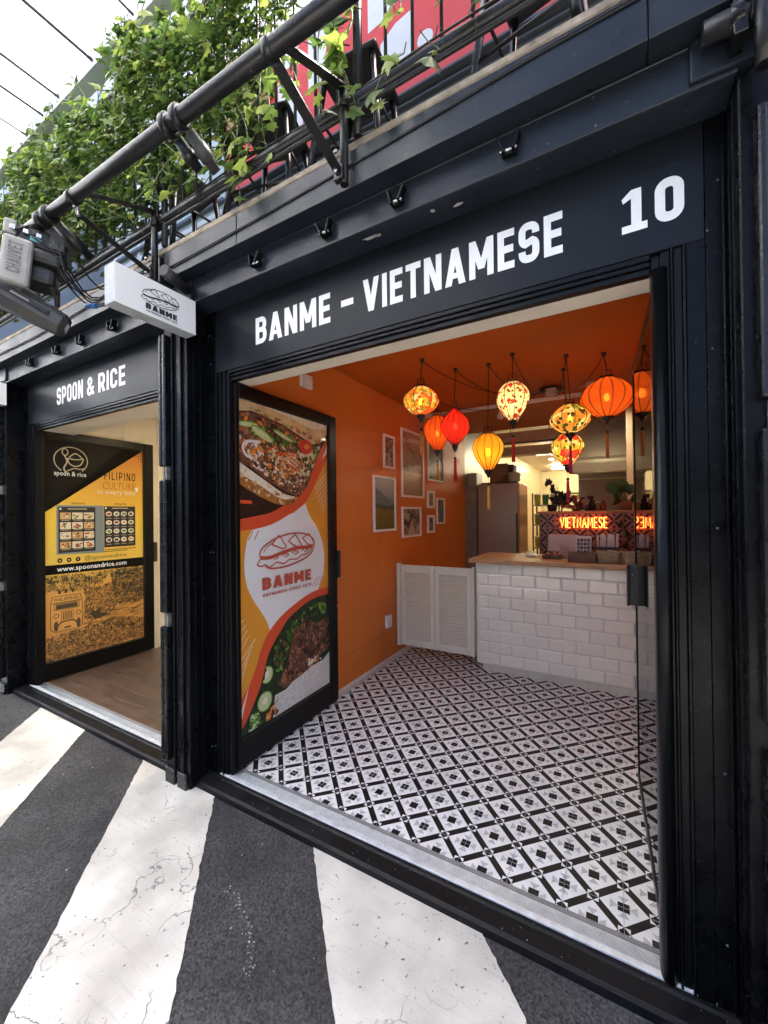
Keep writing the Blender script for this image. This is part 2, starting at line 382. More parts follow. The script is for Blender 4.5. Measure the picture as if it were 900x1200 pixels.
def glyph(ch, t):
    h = t / 2; a = t * .56; S = []; Q = []
    def leg(x0, y0, x1, y1, aa=a): Q.append([(x0 - aa, y0), (x0 + aa, y0), (x1 + aa, y1), (x1 - aa, y1)])
    def rr(x0, y0, x1, y1, r, n=5):
        return arc(x1 - r, y1 - r, r, 0, 90, n) + arc(x0 + r, y1 - r, r, 90, 180, n) + arc(x0 + r, y0 + r, r, 180, 270, n) + arc(x1 - r, y0 + r, r, 270, 360, n)
    w = .54
    if ch == ' ': return .26, []
    if ch == '-': w = .34; Q.append([(0, .36), (w, .36), (w, .36 + t * .9), (0, .36 + t * .9)])
    elif ch == '.': w = t; Q.append([(0, 0), (t, 0), (t, t), (0, t)])
    elif ch == 'I': w = t; S.append(([(h, 0), (h, 1)], 0))
    elif ch == 'E':
        w = .48; S += [([(h, 0), (h, 1)], 0), ([(t, 1 - h), (w, 1 - h)], 0), ([(t, .51), (w - .03, .51)], 0), ([(t, h), (w, h)], 0)]
    elif ch == 'F': w = .46; S += [([(h, 0), (h, 1)], 0), ([(t, 1 - h), (w, 1 - h)], 0), ([(t, .5), (w - .03, .5)], 0)]
    elif ch == 'L': w = .46; S += [([(h, 0), (h, 1)], 0), ([(t, h), (w, h)], 0)]
    elif ch == 'T': w = .54; S += [([(0, 1 - h), (w, 1 - h)], 0), ([(w / 2, 0), (w / 2, 1 - t)], 0)]
    elif ch == 'V': w = .66; leg(w / 2, 0, a, 1); leg(w / 2, 0, w - a, 1)
    elif ch == 'A':
        w = .66; leg(a, 0, w / 2, 1); leg(w - a, 0, w / 2, 1); Q.append([(.17, .18), (w - .17, .18), (w - .2, .18 + t * .8), (.2, .18 + t * .8)])
    elif ch == 'N': w = .60; S += [([(h, 0), (h, 1)], 0), ([(w - h, 0), (w - h, 1)], 0)]; leg(w - h - .02, 0, h + .02, 1, a * .95)
    elif ch == 'M':
        w = .74; S += [([(h, 0), (h, 1)], 0), ([(w - h, 0), (w - h, 1)], 0)]; leg(w / 2, .22, h + .01, 1, a * .9); leg(w / 2, .22, w - h - .01, 1, a * .9)
    elif ch in 'O0': w = .58 if ch == 'O' else .60; S.append((rr(h, h, w - h, 1 - h, .17), 1))
    elif ch == 'C': w = .55; p = rr(h, h, w - h, 1 - h, .17); S.append(([(w - h, .66)] + p[:12] + p[12:] + [(w - h, .34)], 0))
    elif ch == 'U': w = .58; S.append(([(h, 1)] + arc(h + .17, h + .17, .17, 180, 270) + arc(w - h - .17, h + .17, .17, 270, 360) + [(w - h, 1)], 0))
    elif ch in 'PRB':
        w = .57; r = .16
        S.append(([(h, 0), (h, 1)], 0)); m_ = .42 if ch != 'B' else .52
        S.append(([(t, 1 - h)] + arc(w - h - r - .015, 1 - h - r, r, 90, 0, 5) + arc(w - h - r - .015, m_ + r, r, 0, -90, 5) + [(t, m_)], 0))
        if ch == 'R': leg(w - a, 0, .30, m_ - .0)
        if ch == 'B': S.append((arc(w - h - r, m_ - r + .0, r, 90, 0, 5) + arc(w - h - r, h + r, r, 0, -90, 5) + [(t, h)], 0))
    elif ch == 'S':
        w = .56; r = .15; yt = 1 - h; ym = .5
        S.append(([(w - h, .70)] + arc(w - h - r, yt - r, r, 0, 90, 5) + arc(h + r, yt - r, r, 90, 180, 5) + arc(h + r, ym + r * .75, r, 180, 250, 4)
                  + arc(w - h - r, ym - r * .75, r, 70, 0, 4) + arc(w - h - r, h + r, r, 0, -90, 5) + arc(h + r, h + r, r, 270, 180, 5) + [(h, .30)], 0))
    elif ch == '1':
        w = .56; Q.append([(.21, t * .8), (.21 + t * 1.05, t * .8), (.21 + t * 1.05, 1), (.21, 1)]); Q.append([(.03, .72), (.21, .80), (.21, 1), (.0, .83)])
        Q.append([(0, 0), (w, 0), (w, t * .82), (0, t * .82)])
    elif ch == 'H': w = .6; S += [([(h, 0), (h, 1)], 0), ([(w - h, 0), (w - h, 1)], 0), ([(t, .5), (w - t, .5)], 0)]
    elif ch == '&':
        w = .66; S.append(([(w - .02, .04), (.17, .66), (.15, .76)] + arc(.30, .76, .145, 180, 0, 8) + [(.42, .66), (.13, .36)] + arc(.27, .26, .17, 165, 290, 8) + [(.45, .20), (w - .05, .46)], 0))
    polys = list(Q)
    for pts, cl in S: polys += stroke_poly(pts, t, cl)
    return w, polys
def text_width(txt, t, sp): return sum(glyph(c, t)[0] + sp for c in txt) - sp
def put_text(fr, txt, x0, x1, y0, y1, t, parent=None, m=None, sp=.12, mb=None, mi=0, names='letter', lift=.0015, thick=0.0):
    """stroke text fitted into the rectangle; each letter its own object unless mb is given"""
    W = text_width(txt, t, sp); sx = (x1 - x0) / W; sy = y1 - y0; x = 0
    for c in txt:
        gw, polys = glyph(c, t)
        if polys:
            b = mb or MB()
            for k, q in enumerate(polys):
                pp = [(x0 + (x + px) * sx, y0 + py * sy) for px, py in q]
                if mb: b.poly(fr, pp, mi)
                else: b.poly(fr, pp, 0, lift + k * 2e-5)
            if not mb: b.build(names, m, parent)
        x += gw + sp
def font_text(fr, txt, x0, x1, y0, size, m=None, parent=None, mb=None, mi=0, bold=.01, name='lettering', lift=None):
    c = bpy.data.curves.new('t', 'FONT'); c.body = txt; c.offset = bold; c.size = 1; c.space_character = 1 + bold * 1.5; c.resolution_u = 2
    o = bpy.data.objects.new('t', c); COL.objects.link(o)
    dg = bpy.context.evaluated_depsgraph_get(); me = o.evaluated_get(dg).to_mesh()
    xs = [v.co.x for v in me.vertices]; lo, hi = min(xs), max(xs); sx = (x1 - x0) / (hi - lo)
    b = mb or MB()
    if lift is None: lift = b.nxt()
    vs_ = [b.bm.verts.new(fr.at(x0 + (v.co.x - lo) * sx, y0 + v.co.y * size, lift)) for v in me.vertices]
    for p in me.polygons:
        try:
            f = b.bm.faces.new([vs_[i] for i in p.vertices]); f.material_index = mi
        except ValueError: pass
    bpy.data.objects.remove(o); bpy.data.curves.remove(c)
    if not mb: return b.build(name, m, parent)

def inside(pt, poly):
    x, y = pt; c = False
    for i in range(len(poly)):
        x0, y0 = poly[i - 1]; x1, y1 = poly[i]
        if (y0 > y) != (y1 > y) and x < (x1 - x0) * (y - y0) / (y1 - y0) + x0: c = not c
    return c
def spline(pts, n=4):
    out = []
    for i in range(len(pts) - 1):
        p0 = Vector(pts[max(i - 1, 0)]); p1 = Vector(pts[i]); p2 = Vector(pts[i + 1]); p3 = Vector(pts[min(i + 2, len(pts) - 1)])
        for k in range(n):
            t = k / n
            out.append(tuple(.5 * ((2 * p1) + (p2 - p0) * t + (2 * p0 - 5 * p1 + 4 * p2 - p3) * t * t + (3 * p1 - p0 - 3 * p2 + p3) * t ** 3)))
    out.append(tuple(pts[-1])); return out
def blob(cx, cy, rx, ry, n=9, jit=.25, rot=0):
    o = []
    for i in range(n):
        a = 2 * math.pi * i / n; r = 1 + (rnd() - .5) * 2 * jit
        x, y = rx * r * math.cos(a), ry * r * math.sin(a); o.append((cx + x * math.cos(rot) - y * math.sin(rot), cy + x * math.sin(rot) + y * math.cos(rot)))
    return o
def scatter(mb, fr, region, n, smin, smax, mis, asp=(.4, 1), rot=None):
    xs = [p[0] for p in region]; ys = [p[1] for p in region]; k = 0; mb.dense(True)
    for _ in range(n * 6):
        p = (min(xs) + rnd() * (max(xs) - min(xs)), min(ys) + rnd() * (max(ys) - min(ys)))
        if not inside(p, region): continue
        s = smin + rnd() * (smax - smin); q = blob(p[0], p[1], s, s * (asp[0] + rnd() * (asp[1] - asp[0])), 7, .35, rnd() * 3.14 if rot is None else rot + (rnd() - .5) * .8)
        q = [c if inside(c, region) else p for c in q]
        mb.poly(fr, q, random.choice(mis)); k += 1
        if k >= n: break
    mb.dense(False)

# ================================================================== SETTING
GZ = -.05
pave = MB().face([(-60, -60, GZ), (60, -60, GZ), (60, 60, GZ), (-60, 60, GZ)]).build('pavement', asphalt_mat())
tag(pave, kind='structure')
SM = stripe_mat()
for k, (xa, xb) in enumerate(((-5.15, -4.48), (-3.80, -3.135), (-2.44, -1.797), (-1.148, -.405), (.25, .92))):
    b = MB(); n = 190; L_, R_ = [], []; w1 = w2 = 0.
    for i in range(n + 1):
        y = -.088 - 5 * (i / n) ** 1.3
        w1 = w1 * .8 + (rnd() - .5) * .003; w2 = w2 * .8 + (rnd() - .5) * .003; j1, j2 = w1 + (rnd() - .5) * .008 - (.008 * rnd() if rnd() < .1 else 0), w2 + (rnd() - .5) * .008 - (.010 * rnd() if rnd() < .1 else 0)
        L_.append((xa - (y + .088) * 1.01 + j1, y)); R_.append((xb - (y + .088) * 1.01 + j2, y))
    for i in range(n): b.face([(*L_[i], GZ + .004), (*L_[i + 1], GZ + .004), (*R_[i + 1], GZ + .004), (*R_[i], GZ + .004)])
    b.build('painted_stripe', SM, pave)
# pale scuff of grit on the asphalt between two stripes
b = MB(); random.seed(3)
for _ in range(150):
    t = rnd(); cx, cy = -1.33 + .34 * t + (rnd() - .5) * .03, -.40 - .19 * t + .05 * math.sin(t * 3) + (rnd() - .5) * .035
    s = .0006 + .0026 * rnd() ** 2; z = GZ + .0012
    b.lathe([(s, 0), (s * .7, s * .6)], (cx, cy, GZ), 5, smooth=False)
for _ in range(60):
    cx, cy = -3 + rnd() * 3.4, -.12 - rnd() * .9; s = .0015 + rnd() * .003
    b.lathe([(s, 0), (s * .6, s * .7)], (cx, cy, GZ + .003), 5, smooth=False)
tag(b.build('grit', mat('pale_grit', (.34, .33, .30), .9, var=.4, scale=90)), 'pale crumbs of grit scattered over the asphalt', 'grit', kind='stuff')

# ================================================================== CONTAINER SHOPS
def jbars(xa, xb, parent, zs, yf=-.12):
    for (z0, z1) in zs:
        m = MB(); wd = xb - xa
        m.box((xa, yf - .034, z0), (xa + wd * .42, yf + .004, z1), .007, seg=2); m.box((xa + wd * .55, yf - .034, z0), (xb, yf + .004, z1), .007, seg=2)
        m.box((xa + wd * .3, yf - .018, z0 + .004), (xa + wd * .7, yf + .003, z1 - .004))
        m.build('hinge_channel', WORN, parent)
    for i in range(len(zs) - 1):
        z0, z1 = zs[i][1], zs[i + 1][0]
        m = MB(); m.box((xa + .018, yf - .022, z0 + .002), (xa + .03, yf + .002, z1 - .002), .002); m.box((xb - .012, yf - .024, z0 + .002), (xb - .002, yf + .002, z1 - .002), .002)
        m.build('hinge_lug', mat('rubbed_steel', (.30, .29, .26), .4, metal=.6, var=.4, scale=40), parent)

def shop(name, label, xl, xr, jl, jr, seg_l, seg_r, jj):
    """front frame of one container: xl/xr inner post faces, jl/jr jamb frame edges"""
    e = thing(name, label, 'shop', ((xl + xr) / 2, 0, GZ))
    # posts
    lo = MB(); lo.box((seg_l[0], -.12, GZ), (xl, .12, 2.515), .004); o = lo.build('corner_post', BLACK, e)
    lo = MB(); lo.box((xr, -.12, GZ), (seg_r[1], .12, 2.515), .004); o = lo.build('corner_post', BLACK, e)
    # foot pads under the posts
    for a, b_ in ((seg_l[0], xl), (xr, seg_r[1])):
        bx('post_foot', (a + .006, -.138, GZ), (b_ - .012, -.119, .035), WORN, e, .004)
    # header beam with a pressed lip, flush return panel
    m = MB(); m.box((xl, -.12, 2.518), (xr, -.0, 2.64), .003); m.box((xl, -.126, 2.516), (xr, -.118, 2.527), .002)
    m.box((xl, -.124, 2.632), (xr, -.117, 2.6395), .002); m.build('header_beam', STEEL, e)
    # corner castings
    for cx in (seg_l[0] + .075, xr + .0):
        m = MB(); m.box((cx - .10, -.135, 2.53), (cx + .08, .05, 2.638), .006, seg=2)
        m.build('corner_casting', STEEL, e)
    # sign panel + filler strips + jamb panels
    sg = bx('sign_panel', (jl + .002, 0, 2.182), (jr - .002, .03, 2.530), SIGNP, e, .0015)
    m = MB(); m.box((xl, .001, GZ), (jl, .03, 2.53), .0015); m.build('side_panel', BLACK, e)
    m = MB(); m.box((jj, .0, GZ), (jr - .0012, .03, 2.1805), .0012); m.box((jr, .0, GZ), (xr, .03, 2.53), .0012)
    m.box((xr - .012, -.008, GZ), (xr - .004, .002, 2.53), .002); m.build('side_panel', BLACK, e)
    # door frame: stepped jambs and head track
    for s, x in ((1, jl), (-1, jj)):
        m = MB()
        for k, (a, b_, y0) in enumerate(((0, .008, -.006), (.008, .03, .006), (.030, .037, -.002), (.037, .062, .008), (.062, .085, .016))):
            m.box((min(x + s * a, x + s * b_), y0, -.004), (max(x + s * a, x + s * b_) - .0006, .06, 2.180), .002)
        m.build('door_jamb', FRAMEB, e)
    m = MB(); m.box((jl + .086, .004, 2.165), (jj - .086, .05, 2.1815), .002); m.box((jl + .086, .012, 2.150), (jj - .086, .05, 2.164), .002); m.box((jl + .086, .022, 2.130), (jj - .086, .05, 2.149), .002)
    m.build('door_head', FRAMEB, e)
    # sloping black sill ledge
    prof = [(.003, -.004), (-.012, -.006), (-.02, -.012), (-.074, -.018), (-.086, -.026), (-.092, GZ - .01), (.003, GZ - .01)]
    fr = P((xl + .001, 0, 0), (0, 1, 0), (0, 0, 1), (1, 0, 0))
    MB().prism(fr, prof, 0, xr - xl - .002).build('sill_ledge', LEDGE, e)
    # aluminium threshold: white lip, ribs, grey strip
    tr = MB(); tr.box((jl, .000, -.012), (jr, .022, .003), .0015)
    tr.build('threshold_lip', ALUW, e)
    tr = MB(); tr.box((jl, .0225, -.014), (jr, .074, -.006))
    for k in range(6): tr.box((jl, .0255 + k * .0082, -.008), (jr, .0295 + k * .0082, .0015), .0008)
    tr.build('threshold_track', ALU, e)
    bx('threshold_strip', (jl, .0745, -.012), (jr, .092, .0015), GREYTRIM, e, .001)
    return e, sg

ban, ban_sign = shop('vietnamese_shop', 'black container shop front numbered 10 with bright orange walls inside', -1.95, .295, -1.873, .246, (-2.045, -1.95), (.295, .46), .200)
spo, spo_sign = shop('filipino_shop', 'black container shop front with pale panelled walls and a brown plank floor', -4.335, -2.15, -4.268, -2.225, (-4.45, -4.335), (-2.15, -2.05), -2.225)
segs = [(.075, .80), (.875, 1.60), (1.675, 2.395)]
jbars(-2.156, -2.10, spo, segs); jbars(.322, .375, ban, [(.0, .80), (.875, 1.60), (1.675, 2.395)]); jbars(-4.45, -4.40, spo, segs)
for (xa, par) in ((-2.075, ban), (-2.0, ban)):
    m = MB(); m.box((xa, -.132, 0), (xa + .012, -.118, 2.5), .003); m.build('post_rib', BLACK, par)
for y in (-.085, -.045):
    m = MB(); m.box((-1.952, y, -.0), (-1.944, y + .006, 2.5), .001); m.build('post_rib', BLACK, ban)
    m = MB(); m.box((.289, y, -.0), (.297, y + .006, 2.5), .001); m.build('post_rib', BLACK, ban)
# rivets on jambs and panels
m = MB()
for (x, y, z) in ((-1.93, -.001, 1.2), (-1.905, -.001, 1.2), (-1.93, -.001, 2.40), (-1.91, -.001, 2.24), (.275, -.002, 2.335), (.250, -.002, 2.2), (.27, -.002, .66), (.262, -.002, 1.35), (.257, -.002, 1.86), (.27, -.002, .18), (-1.93, -.001, .13), (-1.90, -.001, .14)):
    m.lathe([(.0001, -.003), (.003, -.002), (.004, .001)], (x, y, z), 8, axis='Y')
m.build('rivet', mat('rivet_steel', (.18, .18, .18), .4, metal=.6), ban)
# lettering on the sign boards
FS = P((0, 0, 0), (1, 0, 0), (0, 0, 1), (0, -1, 0))
put_text(FS, 'BANME', -1.563, -1.09, 2.270, 2.405, .188, ban_sign, VINYL)
put_text(FS, '-', -1.03, -.965, 2.272, 2.405, .24, ban_sign, VINYL)
put_text(FS, 'VIETNAMESE', -.915, -.128, 2.265, 2.405, .188, ban_sign, VINYL)
put_text(FS, '10', .041, .198, 2.262, 2.392, .215, ban_sign, VINYL, sp=.16)
put_text(FS, 'SPOON', -3.737, -3.33, 2.275, 2.408, .18, spo_sign, VINYL)
put_text(FS, '&', -3.275, -3.175, 2.272, 2.408, .165, spo_sign, VINYL)
put_text(FS, 'RICE', -3.115, -2.772, 2.275, 2.408, .18, spo_sign, VINYL)

# little lamp clips on the header beams
def clip(x, z, label, par_group, tilt):
    e = thing('lamp_clip', label, 'bracket', (x, -.12, z), par_group)
    m = MB(); m.box((x - .024, -.14, z - .022), (x + .024, -.1185, z + .0), .003); m.build('clip_base', BLACK, e)
    for s in (-1, 1):
        m = MB(); M_ = Matrix.Translation((x + s * .024, -.142, z + .006)) @ Matrix.Rotation(s * .35 + tilt, 4, 'Y')
        m.box((-.006, -.016, -.03), (.006, .016, .026), .003, mtx=M_); m.build('clip_arm', BLACK, e)
    m = MB(); m.tube([(x - .026, -.146, z - .016), (x + .026, -.146, z - .016)], .005, 8); m.build('clip_screw', CHROME, e)
for x, z, t, lb in ((-1.413, 2.577, .25, 'the first A of BANME'), (-1.011, 2.575, -.1, 'the dash between BANME and VIETNAMESE'), (-.677, 2.572, .1, 'the T of VIETNAMESE'), (-.27, 2.575, .0, 'the S of VIETNAMESE')): clip(x, z, 'empty black lamp clip on the beam above ' + lb, 'lamp clips over the Vietnamese shop', t)
for x, z, t, lb in ((-3.815, 2.577, .2, 'before the S of SPOON'), (-3.385, 2.577, .0, 'above the N of SPOON'), (-3.045, 2.572, .1, 'above the R of RICE'), (-2.653, 2.574, .2, 'past the E of RICE, beside the blade sign')): clip(x, z, 'empty black lamp clip on the beam ' + lb, 'lamp clips over the Filipino shop', t)
# flaked paint marks under the header
for x, y, a in ((-.83, -.075, .03), (-.80, -.07, .018), (-.47, -.06, .02), (-.56, -.08, .008)):
    q = blob(x, y, a, .008, 9, .4); m = MB(); m.face([(p[0], p[1], 2.5175) for p in q]); m.build('paint_flake', mat('bare_white_flake', (.45, .44, .41), .8), ban)

# chipped paint and scuffs on the black frontage
random.seed(41); SCUFF = mat('chipped_paint', (.035, .035, .033), .7, var=.5, scale=60)
m = MB()
FP = P((0, 0, 0), (1, 0, 0), (0, 0, 1), (0, -1, 0)); SP_ = P((0, 0, 0), (0, 1, 0), (0, 0, 1), (1, 0, 0))
for _ in range(70):
    r_ = rnd(); a_, b_ = .0012 + .004 * rnd() ** 3, .0015 + .008 * rnd() ** 3
    if r_ < .3: m.poly(FP, blob(-2.04 + rnd() * .085, -.04 + .35 * rnd() ** 2, a_, b_, 7, .5), 0, .1205)
    elif r_ < .55: m.poly(SP_, blob(-.118 + rnd() * .11, -.04 + 1.2 * rnd() ** 2, a_, b_, 7, .5), 0, -1.9494)
    elif r_ < .85: m.poly(FP, blob(.205 + rnd() * .085, -.03 + 2.1 * rnd() ** 1.3, a_ * .7, b_ * .7, 7, .5), 0, .0006)
    else: m.poly(FP, blob(-1.93 + rnd() * .05, .05 + 2.0 * rnd(), a_ * .7, b_ * .7, 7, .5), 0, .0006 - .001)
tag(m.build('paint_chips', SCUFF, ban, recalc=False), kind='stuff')
m = MB()
for _ in range(50):
    x = -1.9 + rnd() * 2.15; y = -.068 + rnd() * .05; s_ = .001 + .0025 * rnd() ** 2
    m.lathe([(s_, 0), (s_ * .6, s_ * .6)], (x, y, -.0185 + (y + .07) * .11), 5, smooth=False)
tag(m.build('sill_dust', mat('pale_grit', (.34, .33, .30), .9), ban), kind='stuff')
# ------------------------------------------------------------------ Vietnamese shop interior shell
WX, CZ = -1.845, 2.53
m = MB(); m.box((WX - .06, .06, -.02), (WX - .006, 11.7, 2.75)); m.build('wall', mat('wall_core', (.2, .08, .03), .8), ban)
WJ = ORANGE
for (y0, y1) in ((.062, 1.726), (1.729, 2.931), (2.934, 4.2)):
    bx('wall_panel', (WX - .006, y0, .006), (WX, y1, .279), WJ, ban, .0012)
    bx('wall_panel', (WX - .006, y0, .2815), (WX, y1, 2.5295), WJ, ban, .0012)
bx('wall_panel', (WX - .006, 4.203, 0), (WX - .001, 4.9, 2.66), KGREY, ban)
for k in range(6): bx('wall_panel', (WX - .006, 4.903 + k * 1.13, 0), (WX - .001, 4.9 + (k + 1) * 1.13, 2.66), KCREAM, ban)
fr = P((WX, 0, 0), (1, 0, 0), (0, 0, 1), (0, 1, 0))
MB().prism(fr, [(0, .001), (.022, .001), (.02, .03), (.004, .045), (0, .045)], .10, 2.9).build('skirting', mat('skirting_paint', (.60, .53, .50), .5, var=.08), ban)
m = MB(); m.box((.252, .06, -.02), (.31, 11.7, 2.75)); m.build('wall', ORANGE, ban)
m = MB(); m.box((WX - .06, 11.65, -.02), (.31, 11.75, 2.75)); m.build('wall', KCREAM, ban)
bx('header_soffit', (WX, .052, 2.141), (.252, .168, 2.64), CREAM, ban, .002)
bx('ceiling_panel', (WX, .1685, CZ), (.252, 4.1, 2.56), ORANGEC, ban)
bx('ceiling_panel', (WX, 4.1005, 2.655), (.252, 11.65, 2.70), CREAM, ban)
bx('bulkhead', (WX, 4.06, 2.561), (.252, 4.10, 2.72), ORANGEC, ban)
bx('roof_plate', (WX - .06, .05, 2.722), (.31, 11.75, 2.76), STEEL, ban)
# ------------------------------------------------------------------ floors
fl = bx('floor', (WX, .093, -.045), (.252, 11.65, -.0085), GROUT); tag(fl, kind='structure')
TS = .192; H2 = TS / 2
def clip_poly(p, ax, lim, sgn):
    out = []
    for i in range(len(p)):
        a, b_ = p[i - 1], p[i]; da, db = sgn * (a[ax] - lim), sgn * (b_[ax] - lim)
        if (da >= 0) != (db >= 0):
            t = da / (da - db); out.append((a[0] + (b_[0] - a[0]) * t, a[1] + (b_[1] - a[1]) * t))
        if db >= 0: out.append(b_)
    return out
def tile_mesh(vmin=-H2, umin=-H2, umax=H2):
    g = .0007; b = MB(); L_ = []
    lim = ((0, max(-H2, umin) + g, 1), (0, min(H2, umax) - g, -1), (1, vmin + g, 1), (1, H2 - g, -1))
    def add(p, mi, z):
        for ax, l, s in lim:
            p = clip_poly(p, ax, l, s)
            if len(p) < 3: return
        ar = sum(p[i - 1][0] * p[i][1] - p[i][0] * p[i - 1][1] for i in range(len(p)))
        if abs(ar) < 1e-7: return
        if ar < 0: p = p[::-1]
        b.face([(x, y, z) for x, y in p], mi)
    u0, u1 = max(-H2, umin) + g, min(H2, umax) - g
    b.box((u0, vmin + g, -.008), (u1, H2 - g, 0))
    bw = .0135
    for sx, sy in ((1, 1), (1, -1), (-1, 1), (-1, -1)):
        d = Vector((-sx, sy)) * .7071; n = Vector((sx, sy)) * .7071; c = Vector((sx * H2 / 2, sy * H2 / 2))
        add([tuple(c + d * .09 + n * bw), tuple(c - d * .09 + n * bw), tuple(c - d * .09 - n * bw), tuple(c + d * .09 - n * bw)], 2, .0003)
    q = .0185
    for cx, cy in ((H2, 0), (-H2, 0), (0, H2), (0, -H2)):
        add([(cx - q, cy - q), (cx + q, cy - q), (cx + q, cy + q), (cx - q, cy + q)], 0, .0005)
        add([(cx - q, cy), (cx, cy - q), (cx + q, cy), (cx, cy + q)], 2, .0007)
    a = .0185
    for cx, cy in ((0, 0), (H2, H2), (H2, -H2), (-H2, H2), (-H2, -H2)):
        for sx, sy in ((1, 0), (-1, 0), (0, 1), (0, -1)):
            nx, ny = -sy, sx
            def pt(f, s): return (cx + sx * f + nx * s, cy + sy * f + ny * s)
            add([pt(a, 0), pt(a + .024, -a * 1.0), pt(a + .024, a * 1.0)], 1, .0004)      # outer star points
        add([(cx - a, cy - a), (cx + a, cy - a), (cx + a, cy + a), (cx - a, cy + a)], 2, .0006)
    return b.build('tile', [TWHITE, TGREY, TBLACK], data=True, recalc=False)
TM = tile_mesh(); TF = tile_mesh(vmin=.092 - (.195 - H2))
for i in range(-10, 3):
    for j in range(-1, 12):
        cx, cy = .022 + TS * (i - .5), .195 + TS * (j + .5)
        if cx + H2 < WX or cx - H2 > .25: continue
        if cy > 2.2 and cx > -1.0: continue
        me = TF if j == -1 else TM
        o = bpy.data.objects.new('tile', me); COL.objects.link(o); o.parent = fl; o.location = (cx, cy, -.0005 + (rnd() - .5) * .0004)
        o.rotation_euler = ((rnd() - .5) * .002, (rnd() - .5) * .002, 0)

# Filipino shop interior shell and plank floor
SX = -4.245
m = MB(); m.box((SX - .06, .06, -.02), (SX - .004, 6.2, 2.75)); m.build('wall', CREAM, spo)
for k in range(9): bx('wall_board', (SX - .004, .07 + k * .34, .0), (SX + .002, .07 + (k + 1) * .34 - .004, 2.44), CREAM, spo, .001)
m = MB(); m.box((SX, 6.1, -.02), (-2.1, 6.2, 2.75)); m.build('wall', CREAM, spo)
m = MB(); m.box((-2.16, .06, -.02), (-2.08, 6.2, 2.75)); m.build('wall', CREAM, spo)
bx('header_soffit', (SX, .052, 2.141), (-2.16, .30, 2.64), CREAM, spo)
bx('ceiling_panel', (SX, .3005, 2.45), (-2.16, 6.1, 2.48), mat('warm_ceiling', (.70, .60, .42), .5), spo)
bx('roof_plate', (SX - .06, .05, 2.722), (-2.08, 6.2, 2.76), STEEL, spo)
fl2 = bx('floor', (SX, .093, -.045), (-2.16, 6.1, -.008), GROUT); tag(fl2, kind='structure')
random.seed(11)
for k in range(24):
    y0 = .0935 + k * .125; off = rnd() * .9; x = SX
    while x < -2.17:
        x1 = min(-2.165, x + (off if x == SX else 1.1)); 
        if x1 - x > .02:
            o = MB().box((x + .0006, y0 + .0006, -.008), (x1 - .0006, y0 + .1244, 0), .0008).build('plank', PLANK, fl2)
        x = x1
# warm ceiling lamp in the Filipino shop
for (lx, ly) in ((-2.55, 1.5), (-3.2, 2.4)):
    e = thing('downlight', 'round warm downlight in the ceiling of the SPOON & RICE shop', 'light', (lx, ly, 2.45), 'downlights of the Filipino shop')
    MB().lathe([(.05, -.004), (.0001, -.0041)], (lx, ly, 2.449), 16).build('diffuser', emit_mat('warm_lamp', (1, .80, .48), 240), e)
    MB().lathe([(.05, -.001), (.052, -.008), (.066, -.004), (.066, 0)], (lx, ly, 2.4495), 20).build('trim_ring', WHITE, e)

# ================================================================== GLASS DOORS AND POSTERS
def pmat(name, c, **k): return mat('print_' + name, c, .42, coat=k.pop('coat', .22), coat_rough=.05, spec=k.pop('spec', .2), **k)
def door(name, parent, p0, p1, g, z0=.012, z1=2.135, th=.045, stile=(.03, .085), rails=(.15, .07), label=None):
    """door leaf from p0 (hinge) to p1 in plan; g = True glass; returns frame P on the visible face"""
    d = Vector((p1[0] - p0[0], p1[1] - p0[1], 0)); W = d.length; u = d.normalized()
    fr = P((p0[0], p0[1], 0), u, (0, 0, 1)); s = 1
    e = bpy.data.objects.new(name, None); e.empty_display_size = .1; COL.objects.link(e); e.parent = parent
    e.matrix_parent_inverse = wmat(parent).inverted(); e.location = (p0[0], p0[1], z0)
    if label: e['label'] = label
    def bar(a0, a1, b0, b1, nm='frame_member'):
        m = MB(); m.prism(fr, [(a0, b0), (a1, b0), (a1, b1), (a0, b1)], -th, 0)
        bmesh.ops.bevel(m.bm, geom=m.bm.edges[:], offset=.003, segments=1, affect='EDGES'); m.build(nm, FRAMEB, e)
    bar(0, stile[0], z0, z1); bar(W - stile[1], W, z0, z1); bar(stile[0] + .0005, W - stile[1] - .0005, z0, z0 + rails[0]); bar(stile[0] + .0005, W - stile[1] - .0005, z1 - rails[1], z1)
    a0, a1, b0, b1 = stile[0], W - stile[1], z0 + rails[0], z1 - rails[1]
    m = MB(); m.prism(fr, [(a0, b0), (a1, b0), (a1, b1), (a0, b1)], -.026, -.020); m.build('glass_pane', GLASS, e)
    m = MB()
    for q in ([(a0, b0), (a1, b0), (a1, b0 + .008), (a0, b0 + .008)], [(a0, b1 - .008), (a1, b1 - .008), (a1, b1), (a0, b1)], [(a1 - .008, b0 + .0085), (a1, b0 + .0085), (a1, b1 - .0085), (a1 - .008, b1 - .0085)]):
        m.prism(fr, q, -.019, -.006)
    m.build('glazing_bead', RUBBER, e)
    return e, fr, (a0, a1, b0, b1)

